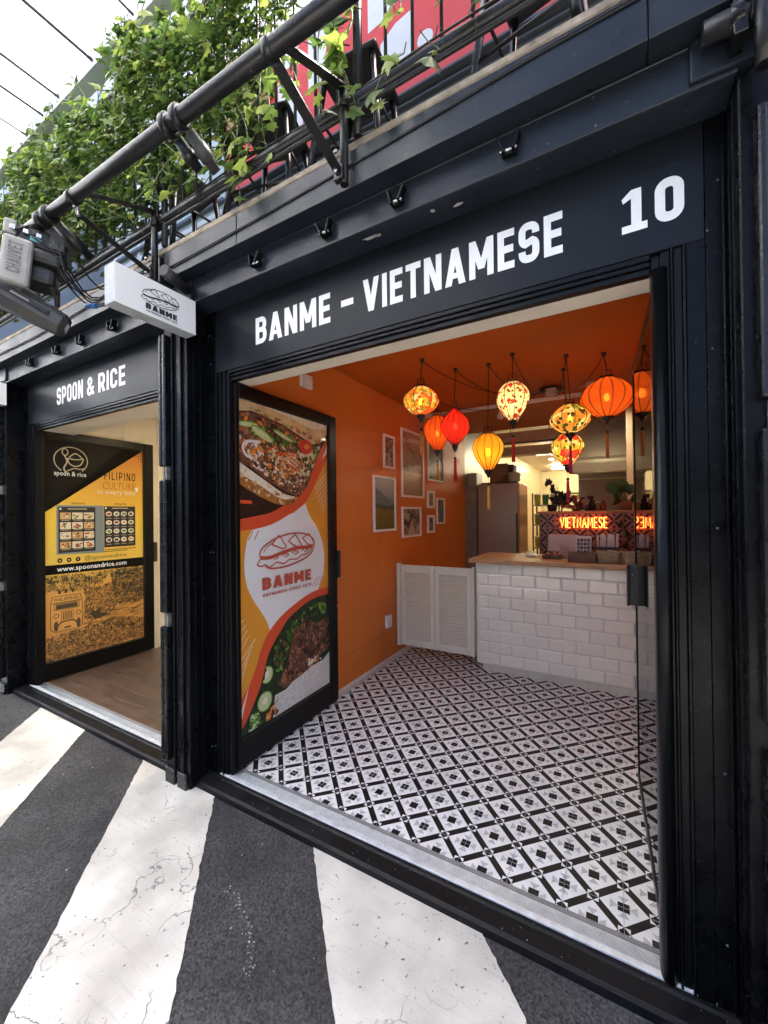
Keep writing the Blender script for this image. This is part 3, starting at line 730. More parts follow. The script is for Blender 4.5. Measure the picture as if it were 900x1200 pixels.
# ---- left leaf with the BANME poster
dl, F, (a0, a1, b0, b1) = door('glass_door', ban, (-1.775, .045), (-1.800, 1.0), True, label='black framed glass door covered by the BANME poster')
F = P(F.o + F.n * -.0195, F.u, F.v, F.n)
F.o = F.o + F.u * 0
def sh(pts, du=.005): return [(a + du, b) for a, b in pts]
PM = {}
def pm(name, c, **k):
    if name not in PM: PM[name] = (len(PM), pmat(name, c, **k))
    return PM[name][0]
iw = pm('white', (.76, .78, .76)); io = pm('amber', (.70, .30, .03)); ir = pm('red', (.66, .085, .03)); idk = pm('dark', (.022, .012, .010), var=.5, scale=30)
ibun = pm('bun', (.66, .48, .25), var=.3, scale=14); ibl = pm('bun_light', (.80, .73, .55), var=.15, scale=16); ibr = pm('crust', (.36, .15, .035), var=.4, scale=22)
ig1 = pm('herb', (.05, .13, .02), var=.5, scale=40); ig2 = pm('cucumber_skin', (.16, .36, .05), var=.3, scale=30); ig3 = pm('cucumber', (.52, .58, .30), var=.15, scale=40)
icar = pm('carrot', (.72, .22, .03), var=.3, scale=40); ion = pm('onion', (.72, .62, .58)); ime = pm('meat', (.13, .055, .03), var=.6, scale=50); ime2 = pm('meat_light', (.30, .13, .07), var=.5, scale=50)
imd = pm('meat_dark', (.035, .018, .014)); irc = pm('rice', (.62, .62, .58), var=.15, scale=90); irc2 = pm('rice_shade', (.40, .41, .38)); ichi = pm('chilli', (.55, .03, .01)); ired = pm('logo_red', (.50, .09, .05))
idg = pm('dark_green', (.018, .035, .014), var=.5, scale=30); ihl = pm('line_white', (.78, .72, .58))
mb = MB()
mb.poly(F, [(a0, b0), (a1, b0), (a1, b1), (a0, b1)], io)
sw1u = [(a1, 1.97), (.768, 1.843), (.695, 1.722), (.653, 1.632), (.572, 1.552), (.448, 1.491), (.302, 1.424), (.169, 1.399), (a0, 1.380)]
sw1l = [(a1, 1.828), (.751, 1.665), (.693, 1.583), (.624, 1.496), (.501, 1.424), (.447, 1.405), (.333, 1.36), (.228, 1.333), (.112, 1.319), (a0, 1.317)]
sw2u = [(a1, .872), (.752, .873), (.614, .854), (.486, .817), (.369, .772), (.263, .704), (.199, .623), (.157, .532), (.107, .447), (a0, .37)]
sw2l = [(a1, .819), (.722, .821), (.586, .797), (.437, .741), (.375, .691), (.306, .63), (.25, .562), (.218, .481), (.186, .403), (.125, .309), (.076, .244), (a0, .2)]
whL = [(.13, 1.318), (.097, 1.267), (.078, 1.192), (.071, 1.123), (.077, 1.053), (.098, .98), (.144, .902), (.201, .825), (.241, .765), (.266, .706)]
whR = [(.61, 1.479), (.649, 1.404), (.731, 1.316), (.787, 1.226), (.815, 1.125), (.813, 1.036), (.797, .958), (.737, .871)]
u1, l1, u2, l2 = spline(sw1u), spline(sw1l), spline(sw2u), spline(sw2l)
mb.poly(F, spline(whL) + [(.369, .772), (.486, .817), (.614, .854)] + spline(whR)[::-1] + [(.501, 1.424), (.447, 1.405), (.333, 1.36), (.228, 1.333)], iw)
mb.poly(F, u1 + l1[::-1], ir)
ph1 = [(a0, b1), (a1, b1)] + u1; mb.poly(F, ph1, idk)
mb.poly(F, u2 + l2[::-1], ir)
ph2 = [(a0, b0), (a1, b0)] + l2; mb.poly(F, ph2, idg)
# white flash in the lower sweep, hatch lines
mb.poly(F, [(a0, .29), (.10, .44), (.045, .27), (a0, .235)], ihl)
mb.poly(F, [(a1, 1.93), (.80, 1.80), (a1, 1.86)], ihl)
for k in range(8):
    c = k * .031
    p0_, p1_ = (a0 + .0, .80 - c * 1.7), (.065 + c * .4 if k < 4 else .15 - (k - 4) * .02, .82 - c * 1.05)
    mb.poly(F, [p0_, (p0_[0], p0_[1] - .006), (p1_[0], p1_[1] - .006), p1_], ihl)
    q0, q1 = (.72 + max(0, k - 2) * .016, 1.60 - k * .026), (a1 - .001, 1.72 - k * .031)
    mb.poly(F, [q0, (q0[0], q0[1] - .006), (q1[0], q1[1] - .006), q1], ihl)
for k in range(2):
    x = .10 + k * .045; mb.poly(F, [(x, 1.26), (x + .008, 1.26), (x + .042, 1.315), (x + .034, 1.315)], ired)
for k in range(3):
    x = .675 + k * .035; mb.poly(F, [(x, .90), (x + .007, .90), (x + .062, .965), (x + .055, .965)], ired)
# sandwich photograph
random.seed(21)
bun = [(a0, b1), (a1, b1), (.862, 1.99), (.80, 1.93), (.70, 1.895), (.578, 1.927), (.397, 1.975), (.236, 1.996), (.139, 2.007), (a0, 1.985)]
mb.poly(F, bun, ibun)
mb.poly(F, [(a0 + .03, b1), (a1, b1), (a1, 2.03), (.70, 2.0), (.45, 2.035), (.25, 2.055), (.10, 2.06)], ibl)
scatter(mb, F, [(.12, 2.01), (.40, 1.97), (.60, 1.92), (.78, 1.90), (.80, 1.95), (.6, 1.97), (.4, 2.01), (.15, 2.03)], 60, .010, .03, [ibr, ibr, ibun, ime2])
filling = [(a0, 1.98), (.14, 2.0), (.24, 1.99), (.40, 1.965), (.58, 1.915), (.70, 1.89), (.80, 1.90), (.745, 1.80), (.685, 1.70), (.635, 1.60), (.55, 1.52), (.42, 1.55), (.24, 1.62), (.12, 1.68), (a0, 1.70)]
mb.poly(F, filling, ime)
scatter(mb, F, filling, 260, .007, .024, [ime, ime2, imd, imd, ime2, icar, ime, ibr])
scatter(mb, F, [(.10, 1.95), (.40, 1.94), (.65, 1.88), (.68, 1.80), (.55, 1.80), (.3, 1.84), (.12, 1.88)], 90, .010, .032, [ig1, idg, idg, ig1, ig2, idk])
for (cx, cy, rx, ry, r) in ((.10, 1.925, .085, .017, .1), (.22, 1.885, .10, .03, -.35), (.40, 1.905, .10, .016, -.25), (.60, 1.785, .05, .035, -.5), (.68, 1.83, .05, .03, -.6)):
    mb.poly(F, blob(cx, cy, rx, ry, 14, .06, r), ig2); mb.poly(F, blob(cx, cy - .003, rx * .86, ry * .7, 14, .06, r), ig3)
for _ in range(46):
    cx, cy = .30 + rnd() * .27, 1.66 + rnd() * .15; l = .03 + rnd() * .06; an = -.8 + rnd() * 1.6
    dx, dy = l * math.cos(an), l * math.sin(an); wx, wy = -.0045 * math.sin(an), .0045 * math.cos(an)
    mb.poly(F, [(cx - dx - wx, cy - dy - wy), (cx + dx - wx, cy + dy - wy), (cx + dx + wx, cy + dy + wy), (cx - dx + wx, cy - dy + wy)], random.choice([icar, icar, icar, ion, ichi]))
scatter(mb, F, [(.12, 1.80), (.34, 1.80), (.40, 1.66), (.50, 1.57), (.30, 1.60), (.12, 1.69)], 110, .006, .020, [imd, imd, ime2, ime, ibun, ion])
scatter(mb, F, [(.60, 1.90), (.79, 1.895), (.74, 1.80), (.68, 1.70), (.62, 1.72)], 60, .010, .028, [ig1, ig2, ig3, idg, ion], asp=(.3, .7))
scatter(mb, F, [(.50, 1.84), (.70, 1.82), (.66, 1.66), (.58, 1.60), (.55, 1.70)], 70, .008, .022, [ion, ig3, ime2, idg, imd, ig1])
scatter(mb, F, [(a0, 1.86), (.20, 1.84), (.25, 1.76), (.10, 1.74), (a0, 1.80)], 34, .008, .022, [icar, ime2, icar, ion, imd])
mb.poly(F, blob(.62, 1.865, .07, .05, 12, .12), ichi); mb.poly(F, blob(.63, 1.87, .03, .02, 10, .2), icar)
scatter(mb, F, [(.06, 1.84), (.30, 1.83), (.60, 1.80), (.66, 1.68), (.55, 1.57), (.40, 1.58), (.20, 1.68), (.08, 1.74)], 150, .006, .020, [ion, ime2, icar, ig3, ime, ibun, imd, ibl], asp=(.25, .6))
for q in stroke_poly(spline([(.20, 1.835), (.10, 1.825), (.065, 1.79), (.09, 1.745), (.14, 1.735)]), .017): mb.poly(F, q, ion)
scatter(mb, F, [(.40, 1.66), (.58, 1.64), (.56, 1.55), (.42, 1.56)], 50, .006, .013, [ion, ime2, imd, ime])
lb = spline([(a0, 1.705), (.116, 1.665), (.231, 1.612), (.391, 1.54), (.50, 1.525)]) + spline([(.53, 1.51), (.472, 1.475), (.335, 1.470), (.133, 1.535), (a0, 1.585)])
mb.poly(F, lb, ibr)
mb.poly(F, spline([(a0, 1.705), (.116, 1.665), (.231, 1.612), (.391, 1.54), (.50, 1.522)]) + spline([(.49, 1.51), (.37, 1.505), (.20, 1.575), (a0, 1.645)]), ibl)
scatter(mb, F, lb, 30, .008, .02, [ibr, ibun, ibun])
mb.poly(F, [(a0, 1.49), (.13, 1.487), (.13, 1.468), (a0, 1.47)], ir)
# rice bowl photograph
rice = [(a1, .40), (.78, .36), (.55, .36), (.40, .30), (.30, .30), (.28, b0), (a1, b0)]
mb.poly(F, rice, irc); scatter(mb, F, rice, 260, .004, .010, [irc2, irc, ihl, irc2], asp=(.3, .5))
meat = [(.50, .70), (.60, .70), (.72, .64), (a1, .66), (a1, .44), (.74, .40), (.62, .35), (.50, .33), (.38, .31), (.33, .36), (.42, .48), (.46, .60)]
mb.poly(F, meat, ime); scatter(mb, F, meat, 230, .008, .026, [ime, ime2, imd, ime2, imd, ime])
scatter(mb, F, [(.30, .60), (.44, .70), (.60, .78), (.84, .79), (.84, .68), (.60, .70), (.46, .60), (.36, .42), (.28, .45)], 120, .012, .04, [ig1, idg, idg, ig1, idg, ig2, ime], asp=(.25, .6))
scatter(mb, F, [(.62, .36), (.78, .37), (.70, .44), (.60, .42)], 26, .008, .018, [icar, irc, ihl, ibun])
for (cx, cy, r) in ((.235, .45, .052), (.215, .30, .060)):
    mb.poly(F, [p if inside(p, ph2) else (cx, cy) for p in blob(cx, cy, r, r * .98, 18, .03)], ig2)
    mb.poly(F, [p if inside(p, ph2) else (cx, cy) for p in blob(cx, cy, r * .88, r * .86, 18, .03)], ig3); mb.poly(F, blob(cx, cy, r * .4, r * .4, 10, .2), ihl)
scatter(mb, F, [(.10, .27), (.17, .27), (.20, b0 + .01), (.08, b0 + .01)], 40, .010, .028, [ig2, ig1, ig3], asp=(.2, .5))
scatter(mb, F, [(.22, .22), (.33, .28), (.33, b0 + .01), (.20, b0 + .01)], 40, .008, .02, [icar, irc, imd, icar])
# line-art sandwich and wordmark
def logo(mb, fr, x0, x1, y0, y1, mi, t=.010, flip=False):
    W, Hh = x1 - x0, y1 - y0
    def L_(pts, tt=1., cl=False):
        for q in stroke_poly([(x0 + W * a, y0 + Hh * b_) for a, b_ in (spline(pts) if len(pts) > 3 else pts)], t * tt, cl): mb.poly(fr, q, mi)
    L_([(.05, .36), (.04, .52), (.12, .70), (.30, .88), (.55, .99), (.80, .95), (.95, .80), (.99, .62), (.94, .50)])
    L_([(.05, .36), (.20, .34), (.40, .44), (.65, .52), (.94, .50)], 2.2)
    L_([(.09, .50), (.15, .66), (.28, .80)], .6)
    for x in (.22, .50, .76): L_([(x, .70 + (x - .2) * .22), (x + .10, .92), (x + .13, .93), (x + .20, .72), (x + .24, .60), (x + .17, .56), (x + .08, .64), (x, .70 + (x - .2) * .22)], .9)
    L_([(.05, .34), (.02, .26), (.00, .18), (.06, .12), (.12, .15), (.18, .06), (.30, .17), (.42, .10), (.52, .20), (.64, .18), (.74, .28), (.84, .30), (.94, .44)], .8)
    L_([(.12, .12), (.20, .02), (.40, .0), (.62, .06), (.82, .18), (.95, .36), (.98, .52)], 1.1)
    for x in (.20, .38, .56, .74): L_([(x, .26 + x * .2), (x + .06, .33 + x * .2), (x + .12, .27 + x * .2), (x + .05, .22 + x * .2)], .7)
logo(mb, F, .165, .70, 1.075, 1.285, ired)
put_text(F, 'BANME', .20, .656, .957, 1.030, .25, mb=mb, mi=ired, sp=.10)
put_text(F, 'VIETNAMESE STREET EATS', .203, .657, .916, .934, .20, mb=mb, mi=ired, sp=.16)
mb.build('poster', [v[1] for v in sorted(PM.values(), key=lambda t: t[0])], dl, recalc=False)
# lock box on the free edge of the leaf
def lockbox(parent, fr, a, th):
    m = MB(); m.prism(fr, [(a - .012, .925), (a + .03, .925), (a + .03, 1.13), (a - .012, 1.13)], -th - .012, .012); bmesh.ops.bevel(m.bm, geom=m.bm.edges[:], offset=.004, segments=2, affect='EDGES')
    return m.build('lock_plate', PLASTB, parent)
lockbox(dl, P((-1.775, .045, 0), F.u, F.v, F.n), .955, .045)
m = MB()
for z in (1.30, .72): m.lathe([(.0001, 0), (.006, 0), (.006, .003)], F.at(.93, z, .021), 8, axis='X')
m.build('frame_screw', CHROME, dl)

# ---- right leaf, folded back along the other wall
dr, FR, _ = door('glass_door', ban, (.158, .05), (.135, 1.0), True, stile=(.02, .028), rails=(.05, .035), th=.03, label='clear glass door folded back beside the right wall')
m = MB(); m.box((.068, .93, .925), (.165, .948, 1.13), .004, seg=2); m.box((.066, .90, .925), (.076, .95, 1.13), .003); m.box((.158, .90, .925), (.166, .95, 1.13), .003)
pl = m.build('lock_plate', PLASTB, dr)
m = MB()
for x in (.092, .137):
    for z in (.98, 1.08): m.lathe([(.0001, -.004), (.005, -.003), (.005, 0)], (x, .9295, z), 8, axis='Y')
m.build('screw', CHROME, dr)
m = MB(); m.tube([(.136, .012, .0), (.136, .012, 2.13)], .021, 14); m.build('pivot_tube', FRAMEB, dr)

# ---- Filipino shop leaf with its poster
ds, F2, (a0, a1, b0, b1) = door('glass_door', spo, (-4.185, .05), (-4.215, 1.03), True, z0=.012, z1=2.16, stile=(.035, .095), rails=(.14, .07), label='black framed glass door covered by the yellow menu poster')
F2 = P(F2.o + F2.n * -.0195, F2.u, F2.v, F2.n); PM = {}
def grad_mat():
    m = bpy.data.materials.new('print_amber_fade'); m.use_nodes = True
    N = m.node_tree.nodes; L = m.node_tree.links; p = N['Principled BSDF']; tc = N.new('ShaderNodeTexCoord'); sx = N.new('ShaderNodeSeparateXYZ')
    L.new(tc.outputs['Object'], sx.inputs[0]); mr = N.new('ShaderNodeMapRange'); mr.inputs[1].default_value = .15; mr.inputs[2].default_value = 2.1
    L.new(sx.outputs[2], mr.inputs[0]); cr = N.new('ShaderNodeValToRGB'); e = cr.color_ramp.elements
    e[0].position = 0; e[0].color = (.58, .28, .08, 1); e[1].position = 1; e[1].color = (.62, .20, .03, 1)
    x = e.new(.30); x.color = (.68, .34, .08, 1); x = e.new(.42); x.color = (.72, .50, .09, 1); x = e.new(.62); x.color = (.78, .53, .06, 1); x = e.new(.82); x.color = (.76, .38, .05, 1)
    L.new(mr.outputs[0], cr.inputs[0]); L.new(cr.outputs[0], p.inputs['Base Color']); p.inputs['Roughness'].default_value = .4; p.inputs['Coat Weight'].default_value = .2; p.inputs['Specular IOR Level'].default_value = .2; p.inputs['Coat Roughness'].default_value = .05
    return m
PM['fade'] = (0, grad_mat()); ik = pm('black', (.006, .006, .006), coat=.04, spec=.1); iwh = pm('white', (.66, .68, .66)); igd = pm('gold_line', (.50, .44, .30)); isl = pm('slate', (.20, .24, .25)); imn = pm('menu_dark', (.03, .028, .026))
f1_ = pm('food_tan', (.55, .36, .15)); f2_ = pm('food_red', (.40, .07, .03)); f3_ = pm('food_cream', (.66, .58, .42)); f4_ = pm('food_brown', (.16, .08, .04)); f5_ = pm('food_green', (.20, .26, .06)); iln = pm('etching', (.075, .055, .03), var=.3, scale=60); ilo = pm('outline_text', (.42, .14, .02))
mb = MB()
mb.poly(F2, [(a0, b0), (a1, b0), (a1, b1), (a0, b1)], 0)
mb.poly(F2, [(a0, b1), (a0, 1.445), (.705, 2.105), (.83, 2.105), (a1, 2.105), (a1, b1)], ik)
mb.poly(F2, [(a0, .991), (a1, .985), (a1, .896), (a0, .908)], ik)
for k in range(5):
    for j in range(k + 1): mb.poly(F2, blob(.76 + k * .025, 2.075 - (j + 0) * .026, .006, .007, 6, 0), ik)
# round logo: rice bowl with spoon
for q in stroke_poly(arc(.237, 1.915, .13, 235, -50, 30, .118), .008): mb.poly(F2, q, igd)
for q in stroke_poly(arc(.19, 1.985, .022, 0, 360, 14, .03), .008): mb.poly(F2, q, igd)
for q in stroke_poly(spline([(.185, 1.955), (.205, 1.90), (.18, 1.84), (.20, 1.80)]), .011): mb.poly(F2, q, igd)
for q in stroke_poly(spline([(.21, 1.93), (.22, 1.89), (.26, 1.865), (.31, 1.88), (.335, 1.935)]), .009): mb.poly(F2, q, igd)
for q in stroke_poly(spline([(.21, 1.932), (.27, 1.925), (.335, 1.937)]), .009): mb.poly(F2, q, igd)
for q in stroke_poly(spline([(.22, 1.94), (.245, 1.965), (.27, 1.98), (.30, 1.965), (.325, 1.94)]), .009): mb.poly(F2, q, igd)
for q in stroke_poly(spline([(.20, 1.815), (.26, 1.845), (.30, 1.84), (.345, 1.85)]), .008): mb.poly(F2, q, igd)
font_text(F2, 'spoon & rice', .107, .356, 1.775, .058, mb=mb, mi=iwh, bold=.01)
put_text(F2, 'FILIPINO', .51, .80, 1.763, 1.842, .13, mb=mb, mi=ik, sp=.28)
font_text(F2, 'CULTURE', .495, .80, 1.672, .10, mb=mb, mi=ilo, bold=-.01)
font_text(F2, 'in every bite', .45, .80, 1.622, .07, mb=mb, mi=iwh, bold=-.012)
mb.poly(F2, blob(.815, 1.68, .018, .025, 8, .1), iwh)
font_text(F2, 'RICE BOWLS', .24, .345, 1.522, .022, mb=mb, mi=ik, bold=.01); font_text(F2, 'SPECIALTIES', .60, .71, 1.522, .022, mb=mb, mi=ik, bold=.01)
random.seed(5)
mb.poly(F2, [(.122, 1.078), (.503, 1.065), (.503, 1.512), (.122, 1.512)], isl)
for (x0, x1, y0, y1, nc, nr, dish) in ((.136, .43, 1.09, 1.497, 3, 4, 0), (.506, .798, 1.112, 1.507, 4, 4, 1)):
    mb.poly(F2, [(x0, y0), (x1, y0), (x1, y1), (x0, y1)], imn)
    cw, ch = (x1 - x0 - .016) / nc, (y1 - y0 - .06) / nr
    for i in range(nc):
        for j in range(nr):
            cx, cy = x0 + .008 + cw * (i + .5), y0 + .022 + ch * (j + .5)
            if dish:
                mb.poly(F2, blob(cx, cy + .006, cw * .40, ch * .28, 12, .03), iwh); mb.poly(F2, blob(cx, cy + .006, cw * .30, ch * .20, 9, .2), random.choice([f1_, f2_, f4_, f5_]))
            else:
                mb.poly(F2, [(cx - cw * .45, cy - ch * .34), (cx + cw * .45, cy - ch * .34), (cx + cw * .45, cy + ch * .36), (cx - cw * .45, cy + ch * .36)], random.choice([f3_, f1_]))
                for _ in range(9): mb.poly(F2, blob(cx + (rnd() - .5) * cw * .62, cy + (rnd() - .5) * ch * .45, cw * .13, ch * .10, 7, .3), random.choice([f1_, f2_, f3_, f4_, f5_, f2_]))
            mb.poly(F2, [(cx - cw * .35, cy - ch * .46), (cx + cw * .35, cy - ch * .46), (cx + cw * .35, cy - ch * .41), (cx - cw * .35, cy - ch * .41)], igd)
    mb.poly(F2, [(x0 + .07, y1 - .022), (x1 - .07, y1 - .022), (x1 - .07, y1 - .014), (x0 + .07, y1 - .014)], igd); mb.poly(F2, blob(x0 + .016, y1 - .018, .008, .009, 8, .05), iwh)
for k in range(2): mb.poly(F2, [(.50, 1.085 - k * .016), (.80 - k * .08, 1.085 - k * .016), (.80 - k * .08, 1.091 - k * .016), (.50, 1.091 - k * .016)], ik)
for cx in (.145, .215, .285):
    mb.poly(F2, blob(cx, 1.025, .019, .021, 16, 0), ik); mb.poly(F2, blob(cx, 1.025, .009, .010, 5, .2), f1_)
font_text(F2, '@spoonandrice', .338, .71, 1.012, .052, mb=mb, mi=iln, bold=.0)
font_text(F2, 'www.spoonandrice.com', .123, .709, .930, .058, mb=mb, mi=iwh, bold=.02)
# etched mural: hatching, foliage, a bus front, a bird
def etch(region, n, l0, l1, ang, jit, t=.003):
    mb.dense(True)
    xs = [p[0] for p in region]; ys = [p[1] for p in region]
    for _ in range(n):
        p = (min(xs) + rnd() * (max(xs) - min(xs)), min(ys) + rnd() * (max(ys) - min(ys)))
        if not inside(p, region): continue
        a = ang + (rnd() - .5) * jit; l = l0 + rnd() * (l1 - l0); c = (rnd() - .5) * l * .6
        pts = [(p[0] - math.cos(a) * l, p[1] - math.sin(a) * l), (p[0] - math.sin(a) * c, p[1] + math.cos(a) * c), (p[0] + math.cos(a) * l, p[1] + math.sin(a) * l)]
        if all(a0 < q[0] < a1 and b0 < q[1] < .90 for q in pts):
            for q in stroke_poly(pts, t * (.6 + rnd())): mb.poly(F2, q, iln)
    mb.dense(False)
low = [(a0, .37), (.33, .40), (.6, .43), (a1, .36), (a1, b0), (a0, b0)]
etch(low, 1900, .005, .022, .4, 3.0, .0032); etch([(.55, .90), (a1, .90), (a1, .55), (.62, .55)], 1700, .005, .018, .7, 3.1, .0034)
etch([(a0, .90), (.55, .90), (.5, .78), (.33, .74), (a0, .77)], 700, .004, .018, 1.2, 2.6, .003); etch([(.33, .74), (.6, .78), (.62, .5), (.34, .45)], 800, .005, .018, .6, 3, .003)
etch([(.34, .48), (a1, .56), (a1, .40), (.34, .40)], 120, .02, .06, .12, .5, .003)
for (cx, cy, r) in ((.66, .83, .045), (.76, .84, .05), (.72, .72, .045), (.82, .64, .04), (.10, .86, .03), (.45, .85, .022), (.36, .83, .02), (.28, .83, .022)):
    for _ in range(9): mb.poly(F2, blob(cx + (rnd() - .5) * r * 2, cy + (rnd() - .5) * r * 1.6, r * .35, r * .28, 7, .5), iln)
def ln(pts, t=.006, cl=False):
    for q in stroke_poly(pts, t, cl): mb.poly(F2, q, iln)
mb.poly(F2, [(.062, .40), (.325, .39), (.325, .725), (.062, .735)], PM['fade'][0])
ln([(.075, .43), (.075, .66), (.09, .715), (.30, .71), (.315, .65), (.315, .43), (.28, .405), (.11, .405)], .006, True)
ln([(.085, .655), (.305, .655)], .008); ln([(.10, .645), (.10, .595), (.29, .595), (.29, .645)], .005, True)
mb.poly(F2, [(.11, .60), (.28, .60), (.275, .64), (.115, .64)], iln)
font_text(F2, 'PHILIPPINES', .10, .29, .668, .045, mb=mb, mi=iln, bold=.01)
for k in range(6): mb.poly(F2, [(.165 + k * .0125, .50), (.172 + k * .0125, .50), (.172 + k * .0125, .572), (.165 + k * .0125, .572)], iln)
ln([(.155, .49), (.155, .58), (.243, .58), (.243, .49)], .004, True); ln(spline([(.13, .455), (.16, .485), (.245, .485), (.275, .455)]), .012)
for cx in (.115, .285):
    ln(arc(cx, .545, .018, 0, 360, 12), .006); mb.poly(F2, blob(cx, .455, .017, .045, 10, .05), iln)
mb.poly(F2, [(.175, .425), (.225, .425), (.225, .44), (.175, .44)], iln)
for k in range(3): mb.poly(F2, blob(.14 + k * .05, .75, .015, .018, 8, .4), iln)
mb.poly(F2, [(.38, .505), (.40, .54), (.43, .52), (.455, .56), (.47, .50), (.55, .475), (.50, .462), (.46, .45), (.42, .455)], iln)
for k in (.42, .47): ln([(k, .46), (k + .01, .425)], .004)
mb.build('poster', [v[1] for v in sorted(PM.values(), key=lambda t: t[0])], ds, recalc=False)
lockbox(ds, P((-4.185, .05, 0), F2.u, F2.v, F2.n), .98, .045)

# ================================================================== COUNTER
cn = thing('counter', 'white metro tiled counter with a timber top', 'counter', (-.4, 2.3, 0))
bx('core', (-1.052, 2.088, .062), (.25, 2.62, .962), GROUT, cn)
bx('plinth', (-1.012, 2.098, .0), (.25, 2.6, .0615), mat('plinth_paint', (.62, .58, .50), .6, var=.1), cn)
TL = .2
def tile_me(w_):
    m = MB(); fr = P((0, 0, 0), (1, 0, 0), (0, 0, 1), (0, -1, 0)); h_ = .0985; g = .011
    o = [(0, 0), (w_, 0), (w_, h_), (0, h_)]; i = [(g, g), (w_ - g, g), (w_ - g, h_ - g), (g, h_ - g)]
    A = [m.bm.verts.new(fr.at(x, y, .0)) for x, y in o]; B = [m.bm.verts.new(fr.at(x, y, .0025)) for x, y in o]; C = [m.bm.verts.new(fr.at(x, y, .0065)) for x, y in i]
    for k in range(4):
        j = (k + 1) % 4; m.bm.faces.new((A[k], A[j], B[j], B[k])); m.bm.faces.new((B[k], B[j], C[j], C[k]))
    m.bm.faces.new(C)
    return m.build('tile', CTILE, data=True)
random.seed(4)
meF, meH = tile_me(TL - .002), tile_me(TL / 2 - .002)
me3 = tile_me(.110)
for r in range(9):
    z = .0625 + r * .1; x = -1.058; first = True
    while x < .25:
        hw = TL / 2 if (first and r % 2 == 1) else TL
        if x + hw > .3: break
        me = meH if hw < TL else meF
        if x + hw > .26: me = meH
        o = bpy.data.objects.new('tile', me); COL.objects.link(o); o.parent = cn; o.matrix_parent_inverse = Matrix.Translation((.4, -2.3, 0))
        o.location = (x + .001, 2.088 + (rnd() - .5) * .0012, z); o.rotation_euler = ((rnd() - .5) * .02, 0, (rnd() - .5) * .014)
        x += hw; first = False
m = MB(); m.box((-1.10, 1.985, .966), (.25, 2.66, 1.0), .005, seg=2); m.build('timber_top', WOODTOP, cn)
bx('end_panel', (-1.066, 2.09, .062), (-1.0525, 2.62, .962), GATE, cn)

# ------------------------------------------------------------------ saloon gate
gt = thing('saloon_gate', 'cream louvred double gate between the orange wall and the tiled counter', 'gate', (-1.46, 2.05, .12))
GY = 2.05
bx('hinge_post', (-1.842, GY - .022, .115), (-1.80, GY + .03, .92), GATE, gt, .003)
for (x0, x1) in ((-1.797, -1.447), (-1.444, -1.092)):
    lf = bx('leaf', (x0, GY - .012, .125), (x0 + .045, GY + .02, .905), GATE, gt, .003)
    for (lo, hi) in (((x1 - .045, GY - .012, .125), (x1, GY + .02, .905)), ((x0 + .0455, GY - .012, .125), (x1 - .0455, GY + .02, .195)), ((x0 + .0455, GY - .012, .835), (x1 - .0455, GY + .02, .905))):
        bx('stile', lo, hi, GATE, lf, .003)
    ns = 20
    for k in range(ns):
        z = .2 + (k + .5) * .635 / ns
        M_ = Matrix.Translation(((x0 + x1) / 2, GY + .002, z)) @ Matrix.Rotation(RAD(-52), 4, 'X')
        MB().box((-(x1 - x0) / 2 + .047, -.003, -.019), ((x1 - x0) / 2 - .047, .003, .019), .001, mtx=M_).build('louvre_slat', GATE, lf)
bx('hinge_post', (-1.088, GY - .022, .115), (-1.068, GY + .03, .92), GATE, gt, .003)

# ------------------------------------------------------------------ things on the counter
T0 = 1.0005
def rot_about(x, y, z, a): return Matrix.Translation((x, y, z)) @ Matrix.Rotation(a, 4, 'Z')
e = thing('card_terminal', 'white payment terminal with a dark screen lying on the counter top', 'terminal', (-.645, 2.42, T0))
M_ = rot_about(-.645, 2.42, T0, .2) @ Matrix.Rotation(RAD(7), 4, 'X')
MB().box((-.045, -.085, .002), (.045, .085, .028), .008, mtx=M_, seg=2).build('body', PLASTW, e)
MB().box((-.037, -.045, .0275), (.037, .072, .0295), .001, mtx=M_).build('screen', PLASTB, e)
e = thing('sweets_tray', 'small timber tray heaped with red wrapped sweets', 'tray', (-.445, 2.28, T0))
m = MB(); m.box((-.52, 2.23, T0), (-.37, 2.33, T0 + .008)); 
for lo, hi in (((-.52, 2.23, T0 + .008), (-.37, 2.238, T0 + .034)), ((-.52, 2.322, T0 + .008), (-.37, 2.33, T0 + .034)), ((-.52, 2.2385, T0 + .008), (-.512, 2.3215, T0 + .034)), ((-.378, 2.2385, T0 + .008), (-.37, 2.3215, T0 + .034))): m.box(lo, hi, .001)
m.build('tray', WOODBOX, e)
random.seed(8)
cm = [mat('sweet_red', (.45, .04, .03), .3), mat('sweet_pink', (.62, .28, .25), .3), mat('sweet_cream', (.7, .6, .5), .3), mat('sweet_dark', (.10, .04, .03), .35)]
for k in range(34):
    x, y = -.505 + rnd() * .12, 2.248 + rnd() * .066; z = T0 + .016 + rnd() * .03
    MB().box((-.013, -.008, -.006), (.013, .008, .006), .004, mtx=Matrix.Translation((x, y, z)) @ Matrix.Rotation(rnd() * 3, 4, 'Z') @ Matrix.Rotation(rnd() - .5, 4, 'X')).build('sweet', random.choice(cm), e)
e = thing('point_of_sale_screen', 'pale back of a sale screen standing on the counter', 'screen', (-.385, 2.45, T0))
M_ = rot_about(-.385, 2.46, T0, -.08) @ Matrix.Rotation(RAD(-14), 4, 'X')
pk = mat('pale_screen_shell', (.60, .55, .52), .4, var=.04)
MB().box((-.125, -.008, .045), (.125, .012, .205), .008, mtx=M_, seg=2).build('shell', pk, e)
MB().box((-.045, -.03, 0), (.045, .05, .012), .004, mtx=rot_about(-.385, 2.48, T0, -.08)).build('stand_foot', pk, e)
MB().box((-.03, .0, .01), (.03, .02, .12), .004, mtx=rot_about(-.385, 2.475, T0, -.08)).build('stand_neck', pk, e)
